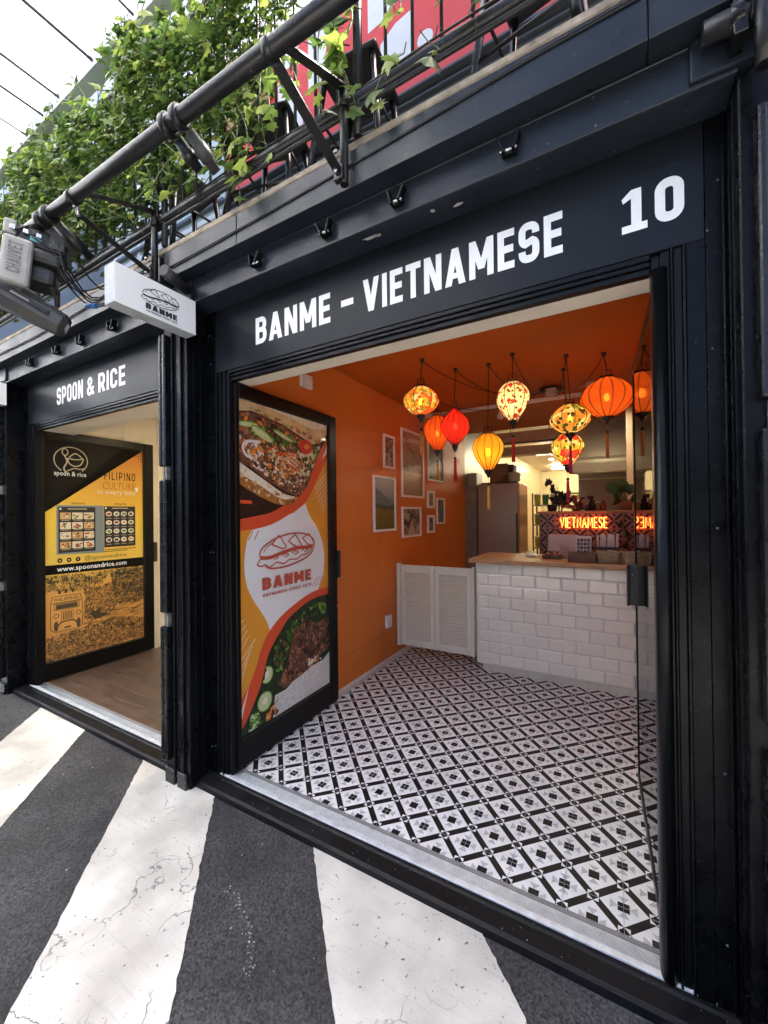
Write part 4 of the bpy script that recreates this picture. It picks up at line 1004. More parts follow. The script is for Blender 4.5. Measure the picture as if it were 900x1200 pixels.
e = thing('folded_card', 'folded kraft card standing in front of the sale screen', 'card', (-.36, 2.33, T0))
fr = P((-.395, 2.33, T0), (1, 0, 0), (0, 0, 1), (0, 1, 0)); kraft = mat('kraft_card', (.50, .37, .30), .7, var=.06)
MB().box((-.035, -.001, 0), (.035, .001, .105), 0, mtx=rot_about(-.36, 2.325, T0, -.1) @ Matrix.Rotation(RAD(-12), 4, 'X')).build('front_leaf', kraft, e)
MB().box((-.035, -.001, 0), (.035, .001, .105), 0, mtx=rot_about(-.355, 2.37, T0, -.1) @ Matrix.Rotation(RAD(12), 4, 'X')).build('back_leaf', kraft, e)
e = thing('picture_menu_stand', 'white upright stand with rows of dish pictures', 'menu', (-.21, 2.40, T0))
M_ = rot_about(-.21, 2.40, T0, -.05) @ Matrix.Rotation(RAD(-8), 4, 'X')
MB().box((-.062, -.006, .01), (.062, .006, .195), .006, mtx=M_, seg=2).build('board', PLASTW, e)
MB().box((-.05, -.03, 0), (.05, .05, .01), .003, mtx=rot_about(-.21, 2.40, T0, -.05)).build('foot', PLASTW, e)
for i in range(4):
    for j in range(4): MB().box((-.05 + i * .026, -.0075, .045 + j * .033), (-.05 + i * .026 + .022, -.0062, .045 + j * .033 + .026), 0, mtx=M_).build('dish_picture', [mat('dish_dark', (.06, .05, .045), .4), mat('dish_brown', (.20, .12, .07), .4)][(i + j) % 2], e)
bx2 = thing('timber_crate', 'plain dark timber crate on the counter beside the wicker baskets', 'crate', (-.21, 2.14, T0))
M_ = rot_about(-.205, 2.13, T0, -.02)
for nm, lo, hi in (('side_board', (-.10, -.055, 0), (.10, -.045, .075)), ('side_board', (-.10, .045, 0), (.10, .055, .075)), ('end_board', (-.10, -.0445, 0), (-.09, .0445, .075)), ('end_board', (.09, -.0445, 0), (.10, .0445, .075)), ('base_board', (-.0895, -.0445, 0), (.0895, .0445, .01))):
    MB().box(lo, hi, .001, mtx=M_).build(nm, WOODBOX, bx2)
def basket(x, y, w_, d, h_, label, stuff):
    e = thing('wicker_basket', label, 'basket', (x, y, T0), None); m = MB(); n = 40
    def ring(sc, z):
        out = []
        for k in range(n):
            a = 2 * math.pi * k / n; c, s = math.cos(a), math.sin(a); q = (abs(c) ** 5 + abs(s) ** 5) ** (-1 / 5)
            out.append((x + c * q * w_ / 2 * sc, y + s * q * d / 2 * sc, z))
        return out
    rows = 11
    for r in range(rows):
        z = T0 + .005 + r * (h_ - .008) / (rows - 1); rg = ring(.93 + .07 * r / rows, z)
        m.tube([(p[0] + (.0022 if (k + r) % 2 else -.0022) * (1 if p[0] > x else -1), p[1] + (.0022 if (k + r) % 2 else -.0022) * (1 if p[1] > y else -1), p[2]) for k, p in enumerate(rg)], h_ / rows * .56, 5, closed=True)
    m.build('weave', WICKER, e)
    m = MB(); b_ = ring(.9, T0 + .002); m.face(b_); m.build('base', WOODBOX, e)
    MB().tube(ring(1.02, T0 + h_), .005, 6, closed=True).build('rim', WICKER, e)
    for nm, args, mt in stuff(x, y): MB().box(*args).build(nm, mt, e)
    return e
wh = mat('napkin_paper', (.72, .69, .66), .8, var=.04)
basket(-.02, 2.155, .165, .13, .085, 'wicker basket holding leaflets in front of a dark box', lambda x, y: [('leaflet', ((-.05, -.03, 0), (.05, .03, .006), 0, 0, rot_about(x + .05, y - .03, T0 + .082, .6) @ Matrix.Rotation(.3, 4, 'Y')), wh)])
basket(.155, 2.16, .165, .13, .085, 'wicker basket pushed up to the glass door', lambda x, y: [])
e = thing('napkin_box', 'dark box packed with upright white napkins behind the wicker basket', 'box', (-.03, 2.36, T0))
m = MB(); m.box((-.115, 2.31, T0), (.06, 2.32, T0 + .11), .001); m.box((-.115, 2.40, T0), (.06, 2.41, T0 + .11), .001); m.box((-.115, 2.3205, T0), (-.105, 2.3995, T0 + .11), .001); m.box((.05, 2.3205, T0), (.06, 2.3995, T0 + .11), .001); m.build('holder', mat('dark_board', (.10, .06, .045), .7, var=.2), e)
for k in range(9): MB().box((-.012, -.032, 0), (.004, .032, .2 + .006 * (k % 3)), .002, mtx=Matrix.Translation((-.09 + k * .0165, 2.36, T0 + .004)) @ Matrix.Rotation((rnd() - .5) * .1, 4, 'Y')).build('napkin_stack', wh, e)

# ------------------------------------------------------------------ tiled back shelf with neon
sh_ = thing('back_shelf', 'shelf front in black and tan patterned tiles below the pot plants', 'shelf', (-.2, 3.05, .0))
bx('carcass', (-.655, 3.004, .0), (.25, 3.30, 1.39), WOODBOX, sh_)
bx('timber_cap', (-.665, 2.985, 1.391), (.25, 3.31, 1.412), WOODTOP, sh_, .003)
TT = [mat('shelf_tile_tan', (.34, .20, .13), .35, var=.15, scale=30), mat('shelf_tile_black', (.02, .018, .017), .35)]
def shelf_tile():
    s = .148; m = MB(); fr = P((0, 0, 0), (1, 0, 0), (0, 0, 1), (0, -1, 0))
    m.prism(fr, [(.001, .001), (s - .001, .001), (s - .001, s - .001), (.001, s - .001)], 0, .003, 0)
    h_ = s / 2; bw = .011
    for (p, q) in (((0, 0), (s, s)), ((0, s), (s, 0))):
        p, q = Vector(p), Vector(q); d = (q - p).normalized(); n_ = Vector((-d.y, d.x)) * bw; p += d * .012; q -= d * .012
        for (u_, v_) in ((p, p + (q - p) * .43), (p + (q - p) * .57, q)): m.poly(fr, [tuple(u_ + n_), tuple(v_ + n_), tuple(v_ - n_), tuple(u_ - n_)], 1, .0035)
    m.poly(fr, [(h_ - .012, h_), (h_, h_ - .012), (h_ + .012, h_), (h_, h_ + .012)], 1, .0037)
    for (cx, cy) in ((h_, .018), (h_, s - .018), (.018, h_), (s - .018, h_)): m.poly(fr, [(cx - .011, cy - .011), (cx + .011, cy - .011), (cx + .011, cy + .011), (cx - .011, cy + .011)], 1, .0036)
    for k in range(4):
        for j in (.32, .5, .68):
            pass
    return m.build('patterned_tile', TT, data=True)
stm = shelf_tile()
for i in range(6):
    for j in range(3):
        o = bpy.data.objects.new('patterned_tile', stm); COL.objects.link(o); o.parent = sh_; o.matrix_parent_inverse = Matrix.Translation((.2, -3.05, 0)); o.location = (-.648 + i * .15, 3.003, .938 + j * .15)
NEON = {'V': [[(0, 1), (.3, 0), (.6, 1)]], 'I': [[(0, 0), (0, 1)]], 'E': [[(.45, 1), (0, 1), (0, 0), (.45, 0)], [(0, .52), (.4, .52)]], 'T': [[(0, 1), (.6, 1)], [(.3, 1), (.3, 0)]],
        'N': [[(0, 0), (0, 1), (.5, 0), (.5, 1)]], 'A': [[(0, 0), (.3, 1), (.6, 0)], [(.12, .35), (.48, .35)]], 'M': [[(0, 0), (.08, 1), (.35, .2), (.62, 1), (.7, 0)]],
        'S': [[(.45, .85), (.35, 1), (.1, 1), (0, .8), (.1, .56), (.36, .46), (.46, .25), (.35, 0), (.1, 0), (0, .16)]]}
ne = thing('neon_sign', 'glowing orange neon lettering on the patterned shelf front', 'sign', (-.24, 2.97, 1.24))
wid = {k: max(p[0] for s in v for p in s) for k, v in NEON.items()}
txt = 'VIETNAMESE'; sp = .27; W = sum(wid[c] + sp for c in txt) - sp; sx = .415 / W; x = -.448
NM = emit_mat('neon_tube', (1, .13, .02), 3.8)
for c in txt:
    m = MB()
    for s in NEON[c]: m.tube([(x + p[0] * sx, 2.975, 1.246 + p[1] * .10) for p in s], .0042, 8)
    m.build('neon_letter', NM, ne); x += (wid[c] + sp) * sx
m = MB()
for xx in (-.40, -.24, -.08):
    for zz in (1.252, 1.340): m.tube([(xx, 2.975, zz), (xx, 3.0, zz)], .003, 6)
m.build('standoff', PLASTW, ne)

# shelf-top plants, bottles, flowers
random.seed(31)
def leaf_plate(m, base, tip, width, mi=0, n=6, bend=.03):
    base, tip = Vector(base), Vector(tip); d = tip - base; s_ = d.cross(Vector((0, 1, .2))).normalized(); nn = s_.cross(d).normalized()
    prev = None
    for k in range(n + 1):
        t = k / n; wd = width * math.sin(math.pi * min(1, (t * .92 + .06))) ** .8; c = base + d * t + nn * bend * math.sin(t * math.pi)
        row = [m.bm.verts.new(c - s_ * wd + nn * wd * .25), m.bm.verts.new(c), m.bm.verts.new(c + s_ * wd + nn * wd * .25)]
        if prev:
            for a, b_ in ((0, 1), (1, 2)):
                f = m.bm.faces.new((prev[a], prev[b_], row[b_], row[a])); f.material_index = mi; f.smooth = True
        prev = row
ST = 1.4125
e = thing('leafy_pot_plant', 'broad leaved pot plant on the patterned shelf', 'plant', (.12, 3.14, ST))
MB().lathe([(.05, 0), (.065, .09), (.07, .1), (.06, .1), (.05, .08)], (.13, 3.14, ST), 18).build('pot', mat('terracotta', (.30, .12, .06), .7), e)
for tip, wd in (((-.03, 3.06, 1.68), .06), ((.03, 3.0, 1.50), .055), ((.19, 3.05, 1.66), .05), ((.22, 3.0, 1.52), .05), ((.10, 3.1, 1.72), .05), ((.02, 3.2, 1.62), .05)):
    b_ = Vector((.13, 3.14, ST + .09)); t = Vector(tip); mid = b_.lerp(t, .4)
    m = MB(); leaf_plate(m, mid, t, wd); m.build('leaf', LEAF3, e, smooth=True)
    MB().tube([b_, b_.lerp(mid, .5) + Vector((0, 0, .015)), mid], .004, 5).build('leaf_stem', VINE, e)
e = thing('trailing_vine_plant', 'thin vine trailing down the front of the patterned shelf', 'plant', (.10, 2.97, 1.0))
m = MB(); m.tube([(.12, 2.978, 1.405), (.10, 2.965, 1.28), (.125, 2.965, 1.15), (.16, 2.965, 1.02)], .005, 6); m.build('stem', VINE, e)
for k, (x, z) in enumerate(((.10, 1.3), (.115, 1.2), (.14, 1.1))):
    m = MB(); leaf_plate(m, (x, 2.965, z), (x + (.04 if k % 2 else -.04), 2.95, z - .05), .018); m.build('leaf', LEAF3, e)
e = thing('dark_orchid', 'dark arching orchid in a low pot on the patterned shelf', 'plant', (-.54, 3.12, ST))
MB().lathe([(.04, 0), (.055, .07), (.05, .07), (.04, .05)], (-.54, 3.12, ST), 16).build('pot', PLASTB, e)
st = spline([(-.54, 3.12, ST + .06), (-.50, 3.1, ST + .16), (-.53, 3.08, ST + .26), (-.60, 3.06, ST + .31)])
MB().tube(st, .009, 6).build('stem', PLASTB, e)
for k in range(12):
    p = Vector(st[int(len(st) * (.45 + .5 * rnd()))]); m = MB(); leaf_plate(m, p, p + Vector(((rnd() - .5) * .09, -.03 + (rnd() - .5) * .05, (rnd() - .5) * .07)), .02); m.build('petal', PLASTB, e)
for k in range(14):
    p = Vector((-.52 + rnd() * .1, 3.12, ST + .07)); m = MB(); leaf_plate(m, p, p + Vector(((rnd() - .4) * .22, (rnd() - .5) * .1, .05 + rnd() * .1)), .028); m.build('leaf', mat('dark_leaf', (.018, .022, .014), .5), e)
e = thing('red_flower_bunch', 'bunch of red and cream flowers on the patterned shelf', 'flowers', (-.30, 3.13, ST))
MB().lathe([(.04, 0), (.05, .06), (.045, .06)], (-.31, 3.13, ST), 14).build('pot', mat('pot_red', (.25, .04, .03), .4), e)
fm = [mat('petal_red', (.34, .04, .035), .6, var=.3, scale=40), mat('petal_pink', (.50, .26, .2), .6, var=.3, scale=40), mat('petal_dark', (.09, .02, .02), .6)]
for k in range(46):
    c = Vector((-.31 + (rnd() - .5) * .26, 3.11 + (rnd() - .5) * .10, ST + .03 + rnd() * .12)); m = MB()
    for q in range(5):
        a = q * 1.256 + rnd(); leaf_plate(m, c, c + Vector((math.cos(a) * .022, -.008, math.sin(a) * .022)), .010, n=3, bend=.004)
    m.build('flower', random.choice(fm), e)
for k, (x, r, h_, c, lb) in enumerate(((-.165, .026, .15, (.02, .018, .018), 'tall black sauce bottle on the patterned shelf'), (-.115, .024, .09, (.30, .16, .05), 'amber glass jar on the patterned shelf'), (-.065, .028, .10, (.28, .05, .03), 'squat red jar on the patterned shelf'), (-.21, .02, .11, (.05, .04, .04), 'small dark bottle on the patterned shelf'))):
    e = thing('bottle' if k % 3 == 0 else 'jar', lb, 'bottle', (x, 3.12, ST))
    MB().lathe([(r, 0), (r, h_ * .65), (r * .5, h_ * .8), (r * .45, h_ * .9)], (x, 3.12, ST + .0005), 14).build('body', mat('bottle_%d' % k, c, .2), e)
    MB().lathe([(r * .6, h_ * .9), (r * .6, h_), (.0001, h_)], (x, 3.12, ST + .001), 12).build('cap', [PLASTB, PLASTW][k % 2], e)

# ------------------------------------------------------------------ kitchen equipment
fg = thing('fridge', 'tall dented stainless steel fridge behind the counter', 'fridge', (-1.38, 4.5, 0))
bx('cabinet', (-1.665, 4.24, .05), (-1.09, 4.86, 1.815), INOX, fg, .006)
bx('door', (-1.66, 4.195, .12), (-1.096, 4.236, 1.815), INOX, fg, .008, 2)
bx('plinth', (-1.64, 4.25, .0), (-1.11, 4.84, .0495), PLASTB, fg)
m = MB(); m.box((-1.125, 4.168, .75), (-1.108, 4.194, 1.40), .004); m.build('handle', PLASTB, fg)
bx('top_vent', (-1.62, 4.26, 1.8155), (-1.12, 4.80, 1.835), PLASTD, fg)
e = tag(bx('tall_cupboard', (-1.844, 4.21, 0), (-1.675, 4.80, 1.80), mat('grey_stone_panel', (.24, .23, .21), .4, var=.25, scale=10), None, .003), 'narrow grey cupboard between orange wall and fridge', 'cupboard')
def carton(x0, x1, y0, y1, z0, h_, label, mt, flap=True):
    e = thing('carton', label, 'box', ((x0 + x1) / 2, (y0 + y1) / 2, z0))
    bx('box_body', (x0, y0, z0), (x1, y1, z0 + h_), mt, e, .003)
    m = MB(); m.box(((x0 + x1) / 2 - .03, y0 + .001, z0 + h_ + .0005), ((x0 + x1) / 2 + .03, y1 - .001, z0 + h_ + .0015)); m.build('tape', mat('parcel_tape', (.45, .35, .2), .3), e)
carton(-1.52, -1.27, 4.35, 4.65, 1.8355, .27, 'brown cardboard carton on top of the fridge', CARD)
carton(-1.262, -1.19, 4.37, 4.6, 1.8355, .25, 'narrow dark carton beside the brown one on the fridge', mat('dark_card', (.06, .04, .03), .8))
e = thing('stock_pot', 'grey stock pot at the edge of the fridge top', 'pot', (-1.15, 4.30, 1.8355))
MB().lathe([(.075, 0), (.085, .01), (.085, .12), (.09, .125), (.08, .125), (.08, .02), (.0001, .02)], (-1.17, 4.30, 1.8355), 24).build('pan', INOXH, e)
for s in (-1, 1): MB().tube([(-1.17 + s * .084, 4.28, 1.92), (-1.17 + s * .115, 4.28, 1.925), (-1.17 + s * .115, 4.32, 1.925), (-1.17 + s * .084, 4.32, 1.92)], .005, 6).build('handle', CHROME, e)
carton(-1.84, -1.70, 4.3, 4.6, 1.8005, .19, 'pale grey carton on the narrow cupboard', KGREY)
hd = thing('range_hood', 'large stainless steel range hood over the kitchen line', 'hood', (-.1, 4.5, 1.9))
fr = P((-.425, 0, 0), (0, 1, 0), (0, 0, 1), (1, 0, 0))
m = MB(); m.prism(fr, [(4.20, 1.90), (4.20, 2.02), (4.205, 2.06), (4.24, 2.10), (4.40, 2.65), (5.4, 2.65), (5.4, 1.90), (5.3, 1.90), (5.3, 1.96), (4.26, 1.96), (4.26, 1.90)], 0, .675); m.build('canopy', INOXH, hd)
m = MB(); m.tube([(-.43, 4.205, 1.9), (.25, 4.205, 1.9)], .016, 10); m.build('lip', INOXH, hd)
for k in range(5):
    M_ = Matrix.Translation((-.36 + k * .13, 4.75, 2.08)) @ Matrix.Rotation(RAD(40), 4, 'X'); MB().box((-.058, -.2, -.01), (.058, .2, .01), .002, mtx=M_).build('grease_filter', PLASTD, hd)
e = tag(bx('timber_post', (.155, 3.62, 0), (.215, 3.68, 2.53), CREAM, None, .003), 'cream square post in front of the range hood', 'post')
bn = thing('kitchen_bench', 'stainless bench under the range hood with a dark splashback', 'bench', (-.1, 4.6, 0))
bx('bench_top', (-.43, 4.25, .86), (.25, 5.4, .9), INOXH, bn, .004)
for x in (-.40, .2):
    for y in (4.29, 5.3): bx('leg', (x, y, 0), (x + .04, y + .04, .8595), INOX, bn)
bx('splashback', (-.43, 5.41, .9), (.25, 5.43, 1.9), INOX, bn)
sk = thing('kitchen_shelving', 'green and steel shelving with tubs beside the fridge', 'shelving', (-.85, 5.3, 0))
for z in (.5, .85, 1.2, 1.5): bx('shelf', (-1.05, 5.0, z), (-.66, 5.4, z + .02), INOX, sk)
for x in (-1.05, -.68):
    for y in (5.0, 5.38): bx('upright', (x + .0, y, 0), (x + .02, y + .02, 1.7), PLASTD, sk)
random.seed(2)
for z in (.8705, 1.2205, 1.5205):
    for k in range(3):
        x = -.99 + k * .12; e = thing('food_tub', 'plastic food tub on the kitchen shelving', 'tub', (x, 5.12, z), 'tubs on the kitchen shelving'); c = random.choice([(.5, .45, .1), (.08, .25, .1), (.5, .5, .48), (.3, .1, .05)])
        MB().lathe([(.04, 0), (.05, .14), (.052, .15), (.045, .15)], (x, 5.12, z), 12).build('tub_body', mat('tub_%.2f' % c[0], c, .4), e); MB().lathe([(.053, .1505), (.053, .165), (.0001, .165)], (x, 5.12, z), 12).build('lid', PLASTW, e)
ac = thing('wall_air_conditioner', 'long wall air conditioner on the far kitchen wall', 'air conditioner', (-.6, 11.5, 2.0))
bx('case', (-1.35, 11.40, 1.9), (-.0, 11.648, 2.22), KCREAM, ac, .03, 3); bx('outlet', (-1.25, 11.39, 1.93), (-.1, 11.399, 1.98), PLASTD, ac)
def tube_light(x, y, L_, label):
    e = thing('tube_light', label, 'light', (x, y, 2.65)); bx('batten', (x - L_ / 2, y - .05, 2.615), (x + L_ / 2, y + .05, 2.6545), WHITE, e, .004)
    MB().tube([(x - L_ / 2 + .03, y, 2.59), (x + L_ / 2 - .03, y, 2.59)], .022, 10).build('tube', emit_mat('tube_' + label[:4], (1, .90, .62), 30), e)
tube_light(-.75, 7.2, 1.2, 'long tube light across the kitchen ceiling near the hood'); tube_light(-.8, 10.2, 1.2, 'far tube light across the kitchen ceiling by the end wall')
for x, y, zc_ in ((-1.1, 5.6, 2.65), (-.65, 5.0, 2.65), (-1.2, 8.6, 2.65), (-.08, 3.38, CZ - .005)):
    e = thing('downlight', 'small round downlight in the ceiling behind the counter', 'light', (x, y, zc_), 'downlights of the kitchen')
    MB().lathe([(.055, 0), (.0001, -.0001)], (x, y, zc_), 16).build('diffuser', emit_mat('kitchen_downlight', (1, .86, .52), 55), e); MB().lathe([(.055, .0), (.058, -.008), (.075, -.003), (.075, .004)], (x, y, zc_ + .001), 20).build('trim_ring', WHITE, e)
du = thing('ceiling_duct', 'beige duct hung across the ceiling at the kitchen entry', 'duct', (-1, 4.2, 2.4))
bx('duct_body', (-1.55, 4.15, 2.36), (-.44, 4.35, 2.50), mat('duct_beige', (.45, .32, .22), .5, var=.1), du, .004)
bx('lower_duct', (-1.55, 4.4, 2.22), (-.44, 4.62, 2.34), mat('duct_beige', (.45, .32, .22), .5, var=.1), du, .004)
m = MB(); m.tube([(-1.55, 4.13, 2.345), (-.44, 4.13, 2.345)], .008, 6); m.build('rod', PLASTB, du)
for x in (-1.2, -.7): MB().tube([(x, 4.25, 2.5), (x, 4.25, 2.654)], .006, 6).build('hanger', PLASTB, du)

# ================================================================== LANTERNS
def silk(name, c1, pattern=None):
    m = bpy.data.materials.new(name); m.use_nodes = True
    N = m.node_tree.nodes; L = m.node_tree.links; p = N['Principled BSDF']; p.inputs['Roughness'].default_value = .6; p.inputs['Specular IOR Level'].default_value = .25
    col = None
    if pattern:
        tc = N.new('ShaderNodeTexCoord'); prev = None
        rgb = N.new('ShaderNodeRGB'); rgb.outputs[0].default_value = (*c1, 1); col = rgb.outputs[0]
        for (sc, thr, c, seed) in pattern:
            mp = N.new('ShaderNodeMapping'); mp.inputs['Location'].default_value = (seed * 3.1, seed * 1.7, seed); L.new(tc.outputs['Object'], mp.inputs[0])
            v = N.new('ShaderNodeTexVoronoi'); v.inputs['Scale'].default_value = sc; L.new(mp.outputs[0], v.inputs['Vector'])
            nz = N.new('ShaderNodeTexNoise'); nz.inputs['Scale'].default_value = sc * 3; L.new(mp.outputs[0], nz.inputs['Vector'])
            ad = N.new('ShaderNodeMath'); ad.operation = 'MULTIPLY_ADD'; ad.inputs[1].default_value = .35; L.new(nz.outputs['Fac'], ad.inputs[0]); L.new(v.outputs['Distance'], ad.inputs[2])
            mr = N.new('ShaderNodeMapRange'); mr.inputs[1].default_value = thr + .17; mr.inputs[2].default_value = thr + .20; mr.inputs[3].default_value = 1; mr.inputs[4].default_value = 0; L.new(ad.outputs[0], mr.inputs[0])
            mx = N.new('ShaderNodeMix'); mx.data_type = 'RGBA'; L.new(mr.outputs[0], mx.inputs[0]); L.new(col, mx.inputs[6]); mx.inputs[7].default_value = (*c, 1); col = mx.outputs[2]
    t = N.new('ShaderNodeBsdfTranslucent'); t.inputs[0].default_value = (*c1, 1); p.inputs['Base Color'].default_value = (*c1, 1)
    if col: L.new(col, t.inputs[0]); L.new(col, p.inputs['Base Color'])
    tr = N.new('ShaderNodeBsdfTransparent'); tr.inputs[0].default_value = (*c1, 1)
    if col: L.new(col, tr.inputs[0])
    m1 = N.new('ShaderNodeMixShader'); m1.inputs[0].default_value = .62; L.new(p.outputs[0], m1.inputs[1]); L.new(t.outputs[0], m1.inputs[2])
    m2 = N.new('ShaderNodeMixShader'); m2.inputs[0].default_value = .07; L.new(m1.outputs[0], m2.inputs[1]); L.new(tr.outputs[0], m2.inputs[2])
    L.new(m2.outputs[0], N['Material Output'].inputs['Surface']); return m
CR = (.85, .64, .36)
S_orange = silk('silk_orange', (.80, .16, .025)); S_red = silk('silk_red', (.72, .025, .018)); S_amber = silk('silk_amber', (.85, .38, .03)); S_dkor = silk('silk_deep_orange', (.78, .12, .02))
S_spots = silk('silk_fruit_print', CR, [(15, .56, (.78, .13, .03), 1), (17, .46, (.78, .45, .07), 2), (24, .36, (.22, .30, .06), 4), (30, .34, (.75, .06, .02), 8)])
S_branch = silk('silk_blossom_print', (.88, .76, .52), [(19, .34, (.60, .025, .02), 1), (34, .30, (.16, .05, .03), 3)])
S_garden = silk('silk_garden_print', (.84, .66, .38), [(13, .50, (.30, .34, .06), 2), (15, .48, (.80, .30, .06), 5), (26, .40, (.06, .06, .02), 7)])
S_rose = silk('silk_rose_print', (.85, .70, .42), [(11, .58, (.55, .45, .07), 6), (12, .46, (.75, .05, .04), 3), (26, .33, (.10, .10, .02), 9)])
RIB = mat('lantern_rib', (.03, .015, .01), .5); BULB = emit_mat('bulb_glow', (1, .72, .30), 12)
JX, JY = -.46, 2.47
def lantern(x, y, zc, w_, h_, kind, sm, tcol, label, nrib=12, hook=(0, 0), tass=.17, power=2.0, sag=.12):
    e = thing('lantern', label, 'lantern', (x, y, zc - h_ / 2)); R, Hh = w_ / 2, h_ / 2; n = 16; prof = []
    for k in range(n + 1):
        t = k / n; z = -Hh + 2 * Hh * t
        if kind == 'round': r = max(.26, math.sin(math.pi * (.055 + .89 * t)) ** .75)
        elif kind == 'diamond': q = 1 - abs(2 * t - 1); r = .20 + .80 * (math.sin(q * math.pi / 2) ** 1.25)
        elif kind == 'bulb':
            r = .27 + .73 * math.sin(t / .62 * math.pi / 2) ** 1.15 if t < .62 else .36 + .64 * math.cos((t - .62) / .38 * math.pi / 2) ** .8
        else: r = max(.24, math.sin(math.pi * (.05 + .9 * t)) ** .85)
        prof.append((R * r, z))
    sub = 4; c0 = math.cos(math.pi / nrib)
    def mod(f):
        a = (f * nrib) % 1.0; return 1 - (1 - c0) * math.sin(math.pi * a)
    # rib lines sit at segment boundaries f = k / nrib
    m = MB(); m.lathe(prof, (x, y, zc), nrib * sub, mod=mod)
    bmesh.ops.delete(m.bm, geom=[f for f in m.bm.faces if len(f.verts) > 4], context='FACES')
    m.build('shade', sm, e)
    m = MB()
    for k in range(nrib):
        a = 2 * math.pi * k / nrib
        m.tube([(x + r * 1.005 * math.cos(a), y + r * 1.005 * math.sin(a), zc + z) for r, z in prof], .0030, 4, cap=False)
    m.build('rib_cage', RIB, e)
    rt, rb = prof[-1][0], prof[0][0]
    MB().lathe([(rt * .7, 0), (rt * 1.06, 0), (rt * 1.06, .016), (rt * .7, .016)], (x, y, zc + Hh - .006), 24).build('top_ring', WOODBOX if kind != 'round' else PLASTB, e)
    MB().lathe([(.0001, -.055), (.010, -.05), (.014, -.035), (.024, -.022), (rb * .95, -.012), (rb * 1.05, .004)], (x, y, zc - Hh), 18).build('bottom_cap', PLASTB, e)
    s_ = rt * .8; zt = zc + Hh + .01
    MB().tube([(x - s_, y, zt), (x - s_ * .8, y, zt + .05), (x + s_ * .8, y, zt + .05), (x + s_, y, zt)], .0025, 5).build('handle_wire', RIB, e)
    hz = CZ - .001; hx, hy = x + hook[0], y + hook[1]
    MB().tube([(x, y, zt + .02), (x, y, zt + .06), (hx, hy, hz - .02)], .0035, 6).build('cord', PLASTB, e)
    MB().lathe([(.016, 0), (.018, -.010), (.010, -.016), (.006, -.03), (.0001, -.032)], (hx, hy, hz), 12).build('ceiling_hook', PLASTB, e)
    jx, jy = JX + (hx - JX) * .10, JY + (hy - JY) * .10
    pts = [(hx + (jx - hx) * t, hy + (jy - hy) * t, hz - .012 - sag * (math.sin(math.pi * t) ** .8) - .015 * t) for t in [i / 14 for i in range(15)]]
    MB().tube(pts, .0035, 5).build('swag_cord', PLASTB, e)
    zb = zc - Hh - .055
    MB().tube([(x, y, zb + .006), (x, y, zb - .055)], .0022, 5).build('tassel_string', mat('tassel_thread', (.45, .36, .28), .8), e)
    MB().lathe([(.0001, -.012), (.010, -.006), (.012, 0), (.010, .006), (.0001, .012)], (x, y, zb - .05), 10).build('bead', PLASTB, e)
    m = MB()
    for k in range(9):
        a = k * .7; q = .0075 * (k > 0); m.tube([(x + q * .4 * math.cos(a), y + q * .4 * math.sin(a), zb - .060), (x + q * math.cos(a), y + q * math.sin(a), zb - .075), (x + q * 1.25 * math.cos(a), y + q * 1.25 * math.sin(a), zb - .07 - tass + .012 * rnd())], .0038, 5)
    m.build('tassel', mat('tassel_' + '%.2f_%.2f' % (tcol[0], tcol[1]), tcol, .8, var=.2, scale=50), e)
    MB().lathe([(.0001, -.028), (.014, -.02), (.019, -.002), (.014, .016), (.008, .03), (.0001, .034)], (x, y, zc), 14).build('bulb', BULB, e)
    MB().tube([(x, y, zc + .03), (x, y, zc + Hh)], .006, 6).build('bulb_holder', PLASTB, e)
    l = bpy.data.lights.new('bulb_light', 'POINT'); l.energy = power * .055; l.color = (1, .78, .48); l.shadow_soft_size = .035
    o = bpy.data.objects.new('bulb_light', l); COL.objects.link(o); o.parent = e; o.matrix_parent_inverse = wmat(e).inverted(); o.location = (x, y, zc - .0)
    return e
TO, TR_, TY, TP = (.62, .20, .04), (.55, .02, .02), (.72, .45, .08), (.60, .03, .12)
lantern(-1.199, 1.229, 2.226, .26, .21, 'round', S_spots, TO, 'round lantern printed with orange and green rings', hook=(.012, 0), power=2.2)
lantern(-1.051, 1.537, 2.078, .225, .285, 'diamond', S_red, TR_, 'plain bright red diamond shaped lantern', hook=(.01, 0), nrib=14, power=1.8)
lantern(-.801, 1.567, 1.860, .23, .275, 'bulb', S_amber, TY, 'plain amber yellow teardrop lantern hanging lowest', hook=(.01, 0), power=2.2)
lantern(-.593, 1.458, 2.185, .228, .275, 'bulb', S_branch, TR_, 'cream teardrop lantern printed with small red blossom', nrib=10, power=2.6)
lantern(-.245, 1.69, 2.066, .272, .205, 'round', S_garden, TP, 'squat cream lantern printed with green garden scenes', hook=(-.02, 0), nrib=10, power=2.4)
lantern(-.289, 1.979, 1.890, .236, .25, 'bulb', S_rose, TP, 'cream teardrop lantern printed with red roses', hook=(-.02, 0), nrib=10, power=2.4)
lantern(-.015, 1.789, 2.208, .345, .275, 'round', S_orange, TO, 'plain large round orange lantern beside the glass door', hook=(-.015, 0), nrib=14, power=2.6)
lantern(-1.495, 2.278, 2.200, .26, .345, 'bulb', S_dkor, TO, 'plain deep orange teardrop lantern near the picture wall', hook=(.012, 0), nrib=14, power=1.8)

